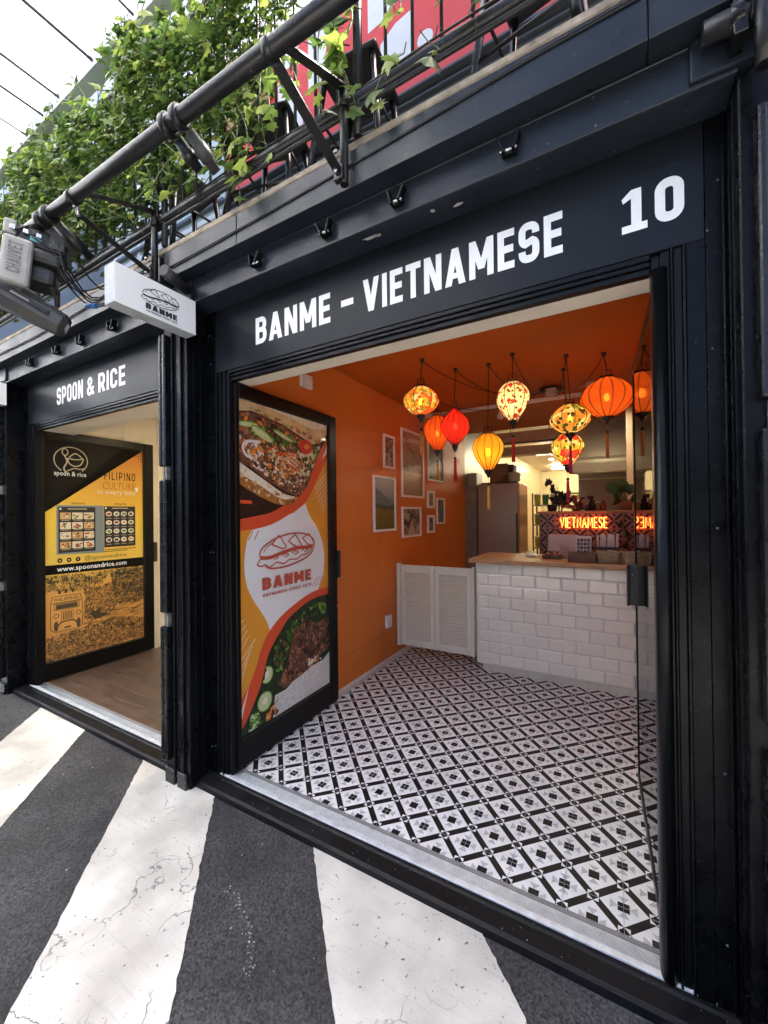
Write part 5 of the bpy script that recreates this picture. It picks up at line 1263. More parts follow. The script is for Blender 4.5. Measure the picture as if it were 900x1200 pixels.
# junction disc, track rail with spots, smoke detector boxes
e = thing('ceiling_rose', 'black ceiling rose where the lantern cords meet', 'ceiling rose', (JX, JY, CZ))
MB().lathe([(.10, 0), (.105, -.012), (.085, -.03), (.03, -.036), (.0001, -.036)], (JX, JY, CZ - .001), 28).build('canopy', PLASTB, e)
bx('adaptor', (JX - .03, JY - .16, CZ - .10), (JX + .06, JY - .08, CZ - .037), mat('beige_plastic', (.45, .40, .34), .5), e, .008)
m = MB(); m.tube([(JX + .05, JY - .1, CZ - .06), (JX + .15, JY - .12, CZ - .09), (JX + .27, JY - .06, CZ - .04), (JX + .31, JY, CZ - .02)], .004, 5); m.build('lead', PLASTW, e)
bx('socket', (JX + .29, JY - .03, CZ - .03), (JX + .37, JY + .05, CZ - .001), PLASTW, e, .004)
e = thing('track_rail', 'white ceiling track with two spot heads', 'track light', (-.7, 2.75, CZ))
bx('rail', (-1.83, 2.735, CZ - .035), (.24, 2.765, CZ - .001), PLASTW, e, .003)
for x, a in ((-.97, .5), (-.02, -.4)):
    M_ = Matrix.Translation((x, 2.75, CZ - .10)) @ Matrix.Rotation(RAD(50), 4, 'X') @ Matrix.Rotation(a, 4, 'Y')
    h_ = MB().lathe([(.022, .055), (.032, .05), (.035, -.05), (.030, -.052)], (0, 0, 0), 18).build('spot_head', PLASTW, e)
    h_.matrix_basis = M_
    l_ = MB().lathe([(.028, -.0495), (.0001, -.0496)], (0, 0, 0), 16).build('spot_lens', emit_mat('spot_lens', (1, .85, .6), 14), e); l_.matrix_basis = M_
    MB().tube([(x, 2.75, CZ - .036), (x, 2.75, CZ - .09)], .007, 6).build('spot_arm', PLASTW, e)
    l = bpy.data.lights.new('spot_beam', 'SPOT'); l.energy = 3; l.spot_size = RAD(90); l.spot_blend = .8; l.color = (1, .88, .70); l.shadow_soft_size = .03
    o = bpy.data.objects.new('spot_beam', l); COL.objects.link(o); o.parent = e; o.matrix_parent_inverse = wmat(e).inverted()
    o.location = (x, 2.69, CZ - .14); o.rotation_euler = Vector((0, -1.1, -1)).to_track_quat('-Z', 'Y').to_euler()

# ------------------------------------------------------------------ pictures on the orange wall
def art(name, stops, scale, seed, vgrad=None, stretch=(1, 1, 1)):
    m = bpy.data.materials.new(name); m.use_nodes = True
    N = m.node_tree.nodes; L = m.node_tree.links; p = N['Principled BSDF']; tc = N.new('ShaderNodeTexCoord')
    mp = N.new('ShaderNodeMapping'); mp.inputs['Location'].default_value = (seed, seed * 2, seed * 3); mp.inputs['Scale'].default_value = stretch; L.new(tc.outputs['Object'], mp.inputs[0])
    n = N.new('ShaderNodeTexNoise'); n.inputs['Scale'].default_value = scale; n.inputs['Detail'].default_value = 9; n.inputs['Roughness'].default_value = .68; L.new(mp.outputs[0], n.inputs['Vector'])
    cr = N.new('ShaderNodeValToRGB'); e = cr.color_ramp.elements
    while len(e) > 1: e.remove(e[0])
    e[0].position = stops[0][0]; e[0].color = (*stops[0][1], 1)
    for ps, c in stops[1:]:
        x = e.new(ps); x.color = (*c, 1)
    fac = n.outputs['Fac']
    if vgrad:
        sx = N.new('ShaderNodeSeparateXYZ'); L.new(tc.outputs['Object'], sx.inputs[0]); mr = N.new('ShaderNodeMapRange'); mr.inputs[1].default_value = vgrad[0]; mr.inputs[2].default_value = vgrad[1]; L.new(sx.outputs[2], mr.inputs[0])
        ad = N.new('ShaderNodeMath'); ad.operation = 'MULTIPLY_ADD'; ad.inputs[1].default_value = vgrad[2]; L.new(n.outputs['Fac'], ad.inputs[0]); L.new(mr.outputs[0], ad.inputs[2])
        sb = N.new('ShaderNodeMath'); sb.operation = 'SUBTRACT'; sb.inputs[1].default_value = vgrad[2] * .5; L.new(ad.outputs[0], sb.inputs[0]); fac = sb.outputs[0]
    L.new(fac, cr.inputs[0]); L.new(cr.outputs[0], p.inputs['Base Color']); p.inputs['Roughness'].default_value = .45; p.inputs['Coat Weight'].default_value = .15; p.inputs['Specular IOR Level'].default_value = .25; p.inputs['Coat Roughness'].default_value = .05
    return m
FRW = mat('picture_frame_white', (.82, .80, .77), .45)
def picture(y0, y1, z0, z1, label, am, bd=.022, extra=None):
    e = thing('framed_picture', label, 'picture', (WX + .01, (y0 + y1) / 2, z0)); x0, x1 = WX + .0008, WX + .020
    for lo, hi in (((x0, y0, z0), (x1, y1, z0 + bd)), ((x0, y0, z1 - bd), (x1, y1, z1)), ((x0, y0, z0 + bd + .0003), (x1, y0 + bd, z1 - bd - .0003)), ((x0, y1 - bd, z0 + bd + .0003), (x1, y1, z1 - bd - .0003))): bx('frame_side', lo, hi, FRW, e, .002)
    pr = bx('print', (x0, y0 + bd, z0 + bd), (x0 + .006, y1 - bd, z1 - bd), am, e, 0)
    if extra:
        fr = P((x0 + .006, y0 + bd, z0 + bd), (0, 1, 0), (0, 0, 1), (1, 0, 0)); m = MB(); ms = extra(m, fr, y1 - y0 - 2 * bd, z1 - z0 - 2 * bd); m.build('picture_detail', ms, e, recalc=False)
dk, md, lt = (.03, .03, .03), (.16, .15, .13), (.5, .48, .42)
def street(m, fr, W, Hh):
    random.seed(int(W * 1e4)); 
    for k in range(26): m.poly(fr, [(max(0, min(W, a)), max(0, min(Hh, b_))) for a, b_ in blob(rnd() * W, rnd() * Hh * .8, W * .06 + rnd() * W * .06, W * .08, 6, .5)], k % 3)
    m.poly(fr, [(W * .25, 0), (W * .75, 0), (W * .56, Hh * .55), (W * .5, Hh * .55)], 2)
    return [mat('art_dark', (.03, .028, .025), .5), mat('art_rust', (.20, .09, .05), .5), mat('art_pale', (.42, .38, .30), .5)]
def valley(m, fr, W, Hh):
    m.poly(fr, [(0, Hh * .82), (W * .25, Hh * .76), (W * .6, Hh * .62), (W, Hh * .52), (W, Hh * .42), (0, Hh * .46)], 0)
    m.poly(fr, [(0, Hh * .52), (W * .3, Hh * .50), (W * .7, Hh * .46), (W, Hh * .50), (W, Hh * .36), (0, Hh * .42)], 1)
    for k in range(7): m.poly(fr, [(W * .02, Hh * (.03 + k * .05)), (W * .4, Hh * (.08 + k * .045)), (W * .98, Hh * (.02 + k * .05)), (W * .98, Hh * (.035 + k * .05)), (W * .4, Hh * (.096 + k * .045)), (W * .02, Hh * (.045 + k * .05))], 2)
    return [mat('art_hill', (.10, .15, .17), .5, var=.3, scale=20), mat('art_trees', (.05, .08, .025), .5, var=.6, scale=40), mat('art_field', (.13, .12, .02), .5, var=.3, scale=30)]
def lake(m, fr, W, Hh):
    random.seed(9)
    m.poly(fr, [(0, Hh * .36), (W, Hh * .36), (W, Hh * .345), (0, Hh * .345)], 1)
    for k in range(16): m.poly(fr, [(max(0, min(W, a)), b_) for a, b_ in blob(rnd() * W, Hh * (.40 + rnd() * .10), W * .07, Hh * .022, 7, .5)], 0)
    for k in range(60):
        t = rnd(); m.poly(fr, [(max(0, min(W, a)), min(Hh, b_)) for a, b_ in blob(W * (.05 + t * .55), Hh * (.95 - t * .32 + (rnd() - .5) * .14), W * .03, Hh * .008, 5, .5, rnd() * 3)], 2)
    return [mat('art_far_trees', (.12, .13, .06), .5, var=.4, scale=40), mat('art_waterline', (.5, .42, .25), .5), mat('art_branch', (.07, .04, .03), .5)]
sk_ = [(0, (.10, .10, .03)), (.35, (.22, .15, .03)), (.5, (.15, .17, .14)), (.72, (.30, .34, .36)), (1, (.42, .42, .42))]
picture(1.592, 2.012, 1.24, 1.755, 'framed print of a golden rice valley below a blue hill', art('art_valley', sk_, 9, 1, (1.24, 1.755, .18)), extra=valley)
picture(1.785, 2.003, 1.835, 2.155, 'small framed street print above the rice valley picture', art('art_street', [(.35, dk), (.5, (.22, .13, .08)), (.62, lt)], 26, 2), extra=street)
picture(2.15, 2.70, 1.575, 2.28, 'largest framed print, a sepia lake under branches', art('art_lake', [(0, (.28, .20, .11)), (.35, (.36, .25, .14)), (.5, (.26, .17, .10)), (1, (.36, .20, .12))], 7, 3, (1.575, 2.28, .25)), extra=lake)
picture(2.15, 2.61, 1.158, 1.475, 'framed print of a grey lane, hung under the lake picture', art('art_lane', [(.35, dk), (.5, md), (.65, lt)], 20, 4), extra=street)
picture(2.815, 3.325, 1.785, 2.24, 'framed dark green print close to the deep orange lantern', art('art_green', [(.3, (.015, .02, .015)), (.5, (.08, .09, .05)), (.7, (.30, .28, .20))], 11, 5))
picture(2.80, 3.005, 1.465, 1.672, 'tiny framed print, the upper of two', art('art_tiny', [(.4, dk), (.52, (.3, .27, .2)), (.6, lt)], 40, 6), bd=.03)
picture(2.795, 2.996, 1.176, 1.386, 'tiny framed print, the lower of two', art('art_tiny_b', [(.4, dk), (.52, (.2, .17, .12)), (.65, lt)], 40, 7), bd=.03)
picture(3.08, 3.338, 1.273, 1.595, 'narrow grey framed print beside the two tiny ones', art('art_grey', [(.3, (.06, .06, .055)), (.5, md), (.7, (.26, .24, .2))], 14, 8))
def socket(y, z, w_, h_, label, nm):
    e = thing(nm, label, 'socket', (WX, y, z)); bx('face_plate', (WX + .0005, y - w_ / 2, z - h_ / 2), (WX + .028, y + w_ / 2, z + h_ / 2), PLASTW, e, .004, 2)
    bx('rocker', (WX + .0282, y - w_ * .18, z - h_ * .2), (WX + .032, y + w_ * .18, z + h_ * .2), PLASTW, e, .001)
socket(1.84, .395, .09, .115, 'white socket box low on the orange wall with a short lead', 'wall_socket'); socket(.70, 2.33, .11, .09, 'white switch plate high on the orange wall above the door', 'switch_plate')

# ================================================================== BALCONY AND UPPER STOREY
dk_ = bx('balcony_deck', (-12, -.192, 2.787), (4, 1.0, 2.815), CONC, None, .004); tag(dk_, kind='structure')
fb = thing('edge_beam', 'blue black steel edge beam running under the balcony deck', 'beam', (-2, -.1, 2.64))
for (x0, x1) in ((-9.2, -6.85), (-6.83, -4.48), (-4.43, -2.07), (-2.03, -1.479), (-1.477, .101), (.103, 2.6)):
    m = MB(); m.box((x0, -.19, 2.643), (x1, .6, 2.7865), .003); m.box((x0, -.194, 2.6415), (x1, -.186, 2.651), .0015); m.build('beam_section', STEEL, fb)
m = MB()
for dz, sg in ((.0, .03), (.012, .045)):
    pts = [(-2.0 + 2.9 * t, -.194, 2.685 + .085 * min(1, t * 1.6) + dz - sg * math.sin(math.pi * min(1, t * 1.2)) * .5) for t in [i / 30 for i in range(31)]]; m.tube(pts, .0028, 5)
m.build('cable', PLASTB, fb)
m = MB()
for k in range(2): m.tube([(-4.3 + 2.2 * t, -.194, 2.70 + .05 * t - .03 * math.sin(math.pi * t) + k * .012) for t in [i / 16 for i in range(17)]], .0028, 5)
m.build('cable', PLASTB, fb)
# railing
rl = thing('balcony_railing', 'black steel balustrade with round balusters along the balcony', 'railing', (-3, -.16, 2.815))
RY, RZ0, RZ1 = -.195, 2.955, 3.86
for z, r in ((RZ0, .021), (RZ1, .021), (RZ0 - .03, .009)):
    MB().tube([(-9, RY, z), (2.6, RY, z)], r, 12).build('rail', TAPE, rl)
x = -8.9
while x < 2.5:
    MB().tube([(x, RY + .012, RZ0), (x, RY + .012, RZ1)], .0065, 6).build('baluster', TAPE, rl); x += .108
for x in [-.852 + 1.209 * k for k in range(-6, 3)]:
    MB().tube([(x + .045, RY, 2.816), (x + .045, RY, RZ1)], .016, 10).build('rail_post', TAPE, rl)
random.seed(12)
for k in range(14):
    m = MB(); x = -2.4 + k * .17 + rnd() * .05; m.tube([(x, RY, RZ0 + .022), (x + .01, RY - .022, RZ0), (x, RY, RZ0 - .045), (x - .008, RY + .02, RZ0)], .0025, 4, closed=True); m.tube([(x, RY - .02, RZ0 + .02), (x + .015, RY - .03, RZ0 + .045 + rnd() * .02)], .0018, 4)
    m.build('cable_tie', PLASTB, rl)
m = MB()
for q in range(3): m.tube([(-8 + 10 * t, RY - .012 + q * .012, RZ0 + .025 + .008 * math.sin(t * 60 + q)) for t in [i / 90 for i in range(91)]], .004, 5)
m.build('cable_run', PLASTB, rl)

# outrigger pipe with brackets
pp = thing('outrigger_pipe', 'thick black lighting pipe held out in front of the railing on flat brackets', 'pipe', (-1.4, -.584, 2.8))
def pz(x): return 2.845 + (x + 2.465) / (2.465 - .633) * (2.777 - 2.845)
MB().tube([(-2.62, -.584, pz(-2.62)), (-1.5, -.584, pz(-1.5)), (.9, -.584, pz(.9))], .026, 22).build('pipe', TAPE, pp)
def flat(p, q, w_, t, nm, par, m_=TAPE, ax=Vector((1, 0, 0))):
    p, q = Vector(p), Vector(q); d = (q - p); L_ = d.length; d.normalize(); n_ = ax.cross(d).normalized()
    M_ = Matrix(((ax.x, n_.x, d.x, p.x), (ax.y, n_.y, d.y, p.y), (ax.z, n_.z, d.z, p.z), (0, 0, 0, 1)))
    return MB().box((-w_ / 2, -t / 2, 0), (w_ / 2, t / 2, L_), .0015, mtx=M_).build(nm, m_, par)
for a in (-2.061, -.852, .357):
    MB().tube([(a, -.222, 2.635), (a, -.222, 3.02)], .0165, 12).build('upright_tube', TAPE, pp)
    MB().tube([(a, -.222, 2.92), (a, -.222, 2.985)], .0215, 12).build('tube_collar', TAPE, pp)
    flat((a - .012, -.236, 2.672), (a - .012, -.566, 2.772), .036, .006, 'brace_bar', pp)
    flat((a + .004, -.226, 2.995), (a + .004, -.575, pz(a) + .03), .034, .008, 'top_arm', pp)
    bx('foot_lug', (a - .03, -.252, 2.640), (a + .01, -.226, 2.695), TAPE, pp, .003)
    m = MB()
    for (y, z) in ((-.258, 2.664), (-.258, 2.735), (-.575, 2.795)): m.lathe([(.0001, -.010), (.007, -.008), (.009, 0)], (a - .012, y, z), 8, axis='Y')
    m.build('bolt', CHROME, pp)
    m = MB(); m.tube([(a - .012, -.563, 2.762), (a - .012, -.57, pz(a))], .009, 8); m.build('hanger_pin', CHROME, pp)
    MB().lathe([(.027, -.015), (.0305, -.014), (.0305, .014), (.027, .015)], (a - .012, -.584, pz(a)), 22, axis='X').build('pipe_clip', TAPE, pp)
# coupler clamps hanging under the pipe
for k, (x, ln_, par) in enumerate(((-1.30, .13, 0), (-1.365, .10, 0), (-2.30, .17, 1), (-2.375, .12, 1))):
    e = thing('pipe_coupler', ['longer black coupler stub clamped to the pipe over the Vietnamese shop', 'shorter black coupler stub clamped to the pipe over the Vietnamese shop', 'long black coupler stub beside the moving head lamp', 'short black coupler stub beside the moving head lamp'][k], 'clamp', (x, -.584, pz(x)))
    MB().lathe([(.0265, -.015), (.035, -.015), (.038, -.010), (.038, .010), (.035, .015), (.0265, .015)], (x, -.584, pz(x)), 22, axis='X').build('clamp_ring', TAPE, e)
    d = Vector((.10, .75, -.55)).normalized(); b0_ = Vector((x, -.584, pz(x))) + d * .042
    MB().tube([b0_, b0_ + d * .035, b0_ + d * .04, b0_ + d * ln_ * .7, b0_ + d * ln_ * .72, b0_ + d * ln_], [.020, .022, .026, .026, .019, .019], 16).build('stub', [PLASTD, TAPE, TAPE, PLASTD][k], e)

# ------------------------------------------------------------------ moving head lamp
mh = thing('moving_head_lamp', 'grey and black moving head stage lamp hanging from the end of the pipe', 'stage lamp', (-2.45, -.58, 2.8))
M0 = Matrix.Translation((-2.48, -.57, 2.60)) @ Matrix.Rotation(RAD(62), 4, 'Z') @ Matrix.Rotation(RAD(5), 4, 'Y') @ Matrix.Scale(.82, 4)
def mhb(nm, lo, hi, mt, bev=.01, M_=None, seg=2): return MB().box(lo, hi, bev, mtx=M0 if M_ is None else M_, seg=seg).build(nm, mt, mh)
mhb('base', (-.09, -.10, .14), (.14, .10, .25), PLASTB, .02)
mhb('base_end_panel', (-.15, -.105, .165), (-.0905, .09, .255), PLASTG, .012)
mhb('connector_panel', (.06, -.112, .155), (.13, -.1005, .235), PLASTD, .003)
for k in range(3): mhb('connector', (-.12 + k * .06, -.116, .19), (-.095 + k * .06, -.1005, .215), CHROME, .003)
ya = mhb('yoke_arm', (-.135, -.165, -.14), (.0, -.115, .135), PLASTG, .018)
mhb('yoke_arm', (-.135, .115, -.14), (.0, .165, .135), PLASTG, .018)
mhb('yoke_bridge', (-.08, -.112, .05), (.13, .112, .139), PLASTB, .03)
mhb('yoke_bridge', (-.06, -.09, -.06), (.10, .09, .049), PLASTB, .03)
M1 = M0 @ Matrix.Translation((-.13, 0, -.15)) @ Matrix.Rotation(RAD(20), 4, 'Y') @ Matrix.Diagonal((.9, 1, 1, 1))
MB().lathe([(.07, .34), (.088, .325), (.10, .20), (.108, .05), (.104, -.10), (.112, -.30), (.10, -.36)], (0, 0, 0), 8, mtx=M1 @ Matrix.Rotation(RAD(90), 4, 'Y') @ Matrix.Rotation(RAD(22.5), 4, 'Z') @ Matrix.Diagonal((.82, 1, 1, 1)), smooth=False).build('head', PLASTD, mh)
MB().lathe([(.095, -.3605), (.095, -.375), (.07, -.376), (.068, -.365), (.0001, -.364)], (0, 0, 0), 20, mtx=M1 @ Matrix.Rotation(RAD(90), 4, 'Y')).build('lens', mat('lamp_lens', (.015, .015, .018), .08, spec=.8), mh)
MB().lathe([(.062, .3405), (.058, .352), (.0001, .353)], (0, 0, 0), 8, mtx=M1 @ Matrix.Rotation(RAD(90), 4, 'Y') @ Matrix.Rotation(RAD(22.5), 4, 'Z'), smooth=False).build('end_cap', PLASTB, mh)
for k in range(5): MB().box((.3535, -.035 + k * .012, -.028 + (k % 2) * .012), (.3545, -.027 + k * .012, .02), 0, mtx=M1).build('printed_mark', WHITE, mh)
for s_ in (-1, 1):
    MB().box((-.02, s_ * .098 - .006, -.012), (.26, s_ * .098 + .004, .012), .004, mtx=M1).build('side_seam', PLASTB, mh); MB().box((.05, s_ * .102 - .004, -.006), (.15, s_ * .102 + .004, .008), .002, mtx=M1).build('maker_strip', PLASTG, mh)
put_text(P(M0 @ Vector((-.042, -.1655, -.08)), M0.to_3x3() @ Vector((0, 0, 1)), M0.to_3x3() @ Vector((-1, 0, 0))), 'CHAUVET', 0, .145, 0, .05, .16, ya, mat('embossed_grey', (.10, .098, .09), .5), sp=.14, names='embossed_letter')
mhb('badge', (-.03, -.1035, .165), (.02, -.1005, .195), mat('teal_badge', (.12, .35, .38), .3), .001)
mhb('clamp', (-.05, -.03, .2505), (.07, .05, .33), TAPE, .008)
m = MB()
for k in range(6):
    a, b_ = M0 @ Vector((-.1 + k * .04, -.11, .19)), M0 @ Vector((.25 + .05 * rnd(), .15, -.02 + rnd() * .15)); mid = a.lerp(b_, .5) + Vector((.05, -.05, .12 - k * .05)); m.tube(spline([tuple(a), tuple(mid), tuple(b_), tuple(b_ + Vector((.1, .12, .12)))]), .0045, 6)
m.build('power_lead', PLASTB, mh)
m = MB(); a = M0 @ Vector((.24, .10, -.04)); m.tube([a, a + Vector((.06, .02, -.01))], .013, 10); m.build('blue_plug', mat('blue_plastic', (.03, .12, .40), .35), mh)

# ------------------------------------------------------------------ blade signs
def blade(x, ya_, yb, z0, z1, label):
    e = thing('blade_sign', label, 'sign', (x, yb, z0))
    bx('sign_box', (x - .078, ya_, z0), (x - .002, yb, z1), mat('blade_edge', (.36, .40, .44), .4, var=.06), e, .003)
    bx('face', (x - .0018, ya_ + .001, z0 + .0015), (x + .002, yb - .001, z1 - .0015), WHITEBLADE, e, 0)
    bx('wall_arm', (x - .06, yb + .0005, z0 + .03), (x - .02, -.06, z1 - .03), BLACK, e)
    return e
b1_ = blade(-1.858, -.524, -.132, 2.336, 2.512, 'white blade sign with a line drawing of a filled roll and the BANME wordmark')
fr = P((-1.8555, -.524, 2.336), (0, 1, 0), (0, 0, 1), (1, 0, 0)); mb = MB()
logo(mb, fr, .115, .30, .060, .140, 0, t=.0032)
put_text(fr, 'BANME', .135, .288, .030, .056, .25, mb=mb, mi=0, sp=.10); put_text(fr, 'VIETNAMESE STREET EATS', .137, .288, .016, .0235, .2, mb=mb, mi=0, sp=.16)
mb.build('sign_print', INK, b1_, recalc=False)
m = MB(); m.tube([(-1.86, -.30, 2.59), (-1.90, -.15, 2.575)], .028, 12); m.build('sign_lamp_stub', PLASTB, b1_)
b2_ = blade(-4.27, -.47, -.135, 2.32, 2.50, 'blank white blade sign on the far pillar')

# ------------------------------------------------------------------ upper storey
us = thing('upper_storey', 'grey upper container storey behind the balcony with a red name board', 'building', (-2, 1, 2.815))
bx('wall', (-9, 1.02, 2.816), (3, 1.3, 5.45), UPPER, us)
bx('name_board', (-2.99, .985, 4.27), (3, 1.0195, 5.35), RED, us)
for (z, y) in ((4.225, .95), (4.245, .975), (4.19, .99)): bx('board_trim', (-3.0, y, z), (3, 1.019, z + .016), UPPER, us)
FU = P((0, .984, 0), (1, 0, 0), (0, 0, 1), (0, -1, 0))
for pts in ([(-1.47, 5.09), (-1.21, 5.09), (-1.21, 4.95), (-1.33, 4.86), (-1.47, 4.84)], [(-1.37, 4.70), (-1.25, 4.78), (-1.13, 4.80), (-1.13, 4.46), (-1.37, 4.46)], blob(-1.03, 4.545, .058, .058, 14, 0),
            [(-2.34, 4.44), (-2.34, 4.95), (-2.2, 4.95), (-2.08, 4.62), (-2.08, 4.44)], [(-2.70, 5.30), (-2.45, 5.30), (-2.45, 4.72), (-2.70, 4.72)], [(-2.02, 5.25), (-1.80, 5.25), (-1.88, 4.7), (-2.02, 4.7)], [(-2.34, 5.2), (-2.12, 5.28), (-2.12, 5.02), (-2.34, 5.02)], [(-.4, 5.3), (.2, 5.3), (.2, 5.05), (-.4, 5.05)]):
    m = MB(); m.poly(FU, pts, 0, .001); m.build('white_lettering', WHITE, us)
for k in range(4):
    x0 = -4.9 + k * .47
    bx('window_frame', (x0, 1.0, 3.6), (x0 + .05, 1.019, 5.0), WHITE, us)
    bx('window_pane', (x0 + .052, 1.012, 3.6), (x0 + .465, 1.0185, 5.0), mat('pale_window', (.50, .60, .58), .15, spec=.8), us)
bx('window_sill', (-4.92, .96, 4.12), (-3.02, 1.0115, 4.17), WHITE, us); bx('window_sill', (-4.92, .97, 4.26), (-3.02, 1.0115, 4.29), UPPER, us)
e = thing('timber_screen', 'pale timber board panel fixed in front of the red name board above the ivy', 'screen', (-2.6, .94, 4.8))
for k in range(5): bx('board', (-2.92 + k * .11, .95, 4.78 + .02 * k), (-2.818 + k * .11, .972, 5.44), TIMBER, e)
bx('batten', (-2.92, .9725, 5.1), (-2.38, .983, 5.16), TIMBER, e)

# ------------------------------------------------------------------ bar stools on the deck
def stool(x, y, label, a=0.):
    e = thing('bar_stool', label, 'stool', (x, y, 2.815)); Z = 2.8155; hs = .62
    for sx in (-1, 1):
        for sy in (-1, 1):
            p, q = Vector((sx * .19, sy * .19, 0)), Vector((sx * .12, sy * .12, hs)); R_ = Matrix.Rotation(a, 4, 'Z'); T_ = Matrix.Translation((x, y, Z))
            MB().tube([T_ @ R_ @ p, T_ @ R_ @ q], .016, 8).build('leg', mat('stool_steel', (.03, .03, .032), .2, metal=.4), e)
    for z, r in ((.22, .165), (.42, .143)):
        pts = [Matrix.Translation((x, y, Z)) @ Matrix.Rotation(a, 4, 'Z') @ Vector((sx * r, sy * r, z)) for sx, sy in ((-1, -1), (1, -1), (1, 1), (-1, 1))]
        MB().tube(pts, .009, 6, closed=True).build('footrest', TAPE, e)
    MB().box((-.15, -.15, hs + .001), (.15, .15, hs + .025), .012, mtx=Matrix.Translation((x, y, Z)) @ Matrix.Rotation(a, 4, 'Z'), seg=2).build('seat', PLASTB, e)
stool(-1.02, .16, 'black bar stool on the balcony in front of the red board', .1); stool(-.22, .12, 'black bar stool on the balcony beside the bare railing', -.15); stool(-1.55, .13, 'black bar stool on the balcony beside the pale timber screen', .3); stool(-2.3, .12, 'black bar stool on the balcony in front of the pale windows', -.1)
# ------------------------------------------------------------------ canopy over the lane
cp = thing('lane_canopy', 'white translucent roof canopy over the lane with cables and a grey edge beam', 'canopy', (-5, 0, 4.1))
CPZ = 4.1
bx('edge_beam', (-14, -.247, CPZ - .04), (-1.2, -.165, CPZ + .06), BEAMBLUE, cp)
for k in range(11):
    x0 = -14.3 + k * 1.2
    MB().box((x0 + .004, -4.2, CPZ + .04), (x0 + 1.196, -.247, CPZ + .046)).build('roof_sheet', SHEET, cp)
for x, r in ((-4.9, .007), (-4.15, .006), (-3.55, .006), (-3.28, .008), (-3.05, .008), (-2.63, .009), (-2.2, .007)):
    MB().tube([(x, -4.2, CPZ), (x, -.22, CPZ)], r, 6).build('cable', PLASTD, cp)
MB().tube([(-14, -.80, CPZ - .06), (-1.3, -.80, CPZ - .06)], .02, 10).build('cross_pipe', PLASTD, cp)

# ------------------------------------------------------------------ row of containers across the lane (behind the camera, seen in reflections)
ob = thing('opposite_building', 'dark row of closed container shops across the lane', 'building', (-2, -8.5, GZ))
for k in range(7):
    for lv in range(1):
        x0, z0 = -11 + k * 2.44, GZ + .001 + lv * 2.7
        bx('container_block', (x0, -11, z0), (x0 + 2.42, -8.2, z0 + 2.66), [BLACK, UPPER][(k + lv) % 2], ob)
        bx('door_panel', (x0 + .25, -8.199, z0 + .1), (x0 + 2.15, -8.17, z0 + 2.15), [SIGNP, mat('opposite_glass', (.03, .035, .04), .1)][k % 2], ob)

# ================================================================== IVY
random.seed(77)
iv = thing('ivy', 'dense green ivy draped over the balcony railing with trailing stems', 'ivy', (-2.5, -.2, 2.95))
OUT = [(0, 0), (.30, -.12), (.58, .02), (.40, .26), (.62, .52), (.30, .56), (0, 1.0), (-.30, .56), (-.62, .52), (-.40, .26), (-.58, .02), (-.30, -.12)]
def leaf_pts(s, curl, var):
    pts = []
    for (x, y) in OUT:
        pts.append(Vector((x * s * (1 + var * (rnd() - .5)), y * s, -curl * s * (abs(x) ** 1.3) - .25 * curl * s * y * y)))
    return pts
def leaf_data(curl, m):
    b = MB(); p = leaf_pts(1, curl, .25); c = b.bm.verts.new((0, .3, .02)); v = [b.bm.verts.new(q) for q in p]
    for k in range(len(v)):
        f = b.bm.faces.new((c, v[k], v[(k + 1) % len(v)])); f.smooth = False
    return b.build('leaf', m, data=True, recalc=False)
LM = [leaf_data(c, LEAF1) for c in (.15, .35, .55)] + [leaf_data(c, LEAF2) for c in (.15, .4)]
def orient(nrm, down=.6):
    n_ = Vector(nrm).normalized(); t = Vector(((rnd() - .5) * 1.6, (rnd() - .5) * .7, -down + (rnd() - .5) * 1.1)); t = (t - n_ * t.dot(n_)).normalized(); x_ = t.cross(n_).normalized()
    return Matrix(((x_.x, t.x, n_.x), (x_.y, t.y, n_.y), (x_.z, t.z, n_.z)))
LEAVES = []   # (pos, rot3, size, young)
STEMS = []
def add_leaf(p, s, young=.18, nrm=None):
    nrm = nrm or ((rnd() - .5) * 1.3, -.75 + (rnd() - .5) * 1.0, .25 + rnd() * .9); LEAVES.append((Vector(p), orient(nrm), s, rnd() < young))
def dens_bottom(x):
    if x < -2.6: return 3.06 + .10 * math.sin(x * 9)
    if x < -1.9: return 3.10 + .10 * math.sin(x * 11)
    if x < -1.25: return 3.16 + .12 * math.sin(x * 13)
    return 3.42
def dens_top(x): return 3.98 + .06 * math.sin(x * 5) + .05 * math.sin(x * 13 + 1)
n_try = 0
while len(LEAVES) < 17000 and n_try < 140000:
    n_try += 1
    x = -4.7 + 3.9 * rnd() ** .9 if rnd() < .85 else -7.5 + 3 * rnd(); zb, zt = dens_bottom(x), dens_top(x); z = zb + (zt - zb) * rnd() ** .85
    f = (z - zb) / (zt - zb)
    hole = math.sin(x * 17.3 + z * 5) * math.sin(z * 19.1 - x * 4) + .6 * math.sin(x * 41 + z * 33)
    if hole > 1.25 - .55 * (1 - f) - (.5 if x > -1.3 else 0): continue
    if x > -1.9 and rnd() < (x + 1.9) * .35: continue
    bulge = .07 + .08 * math.sin(math.pi * min(1, f * 1.1)) + .04 * math.sin(x * 9 + z * 7)
    y = RY + .06 - bulge * (rnd() ** .5) * 1.5
    if f > .86: y += (rnd() - .3) * .16
    add_leaf((x, y, z), .017 + .030 * rnd() ** 1.6)
# shaded inner layer hanging on the railing itself
for _ in range(5200):
    x = -5.2 + 4.0 * rnd(); zb, zt = dens_bottom(x) + .08, dens_top(x) - .05; z = zb + (zt - zb) * rnd()
    if x > -1.75 and rnd() < (x + 1.75) * 1.3: continue
    add_leaf((x, RY + .03 + rnd() * .13, z), .034 + .026 * rnd(), .03)
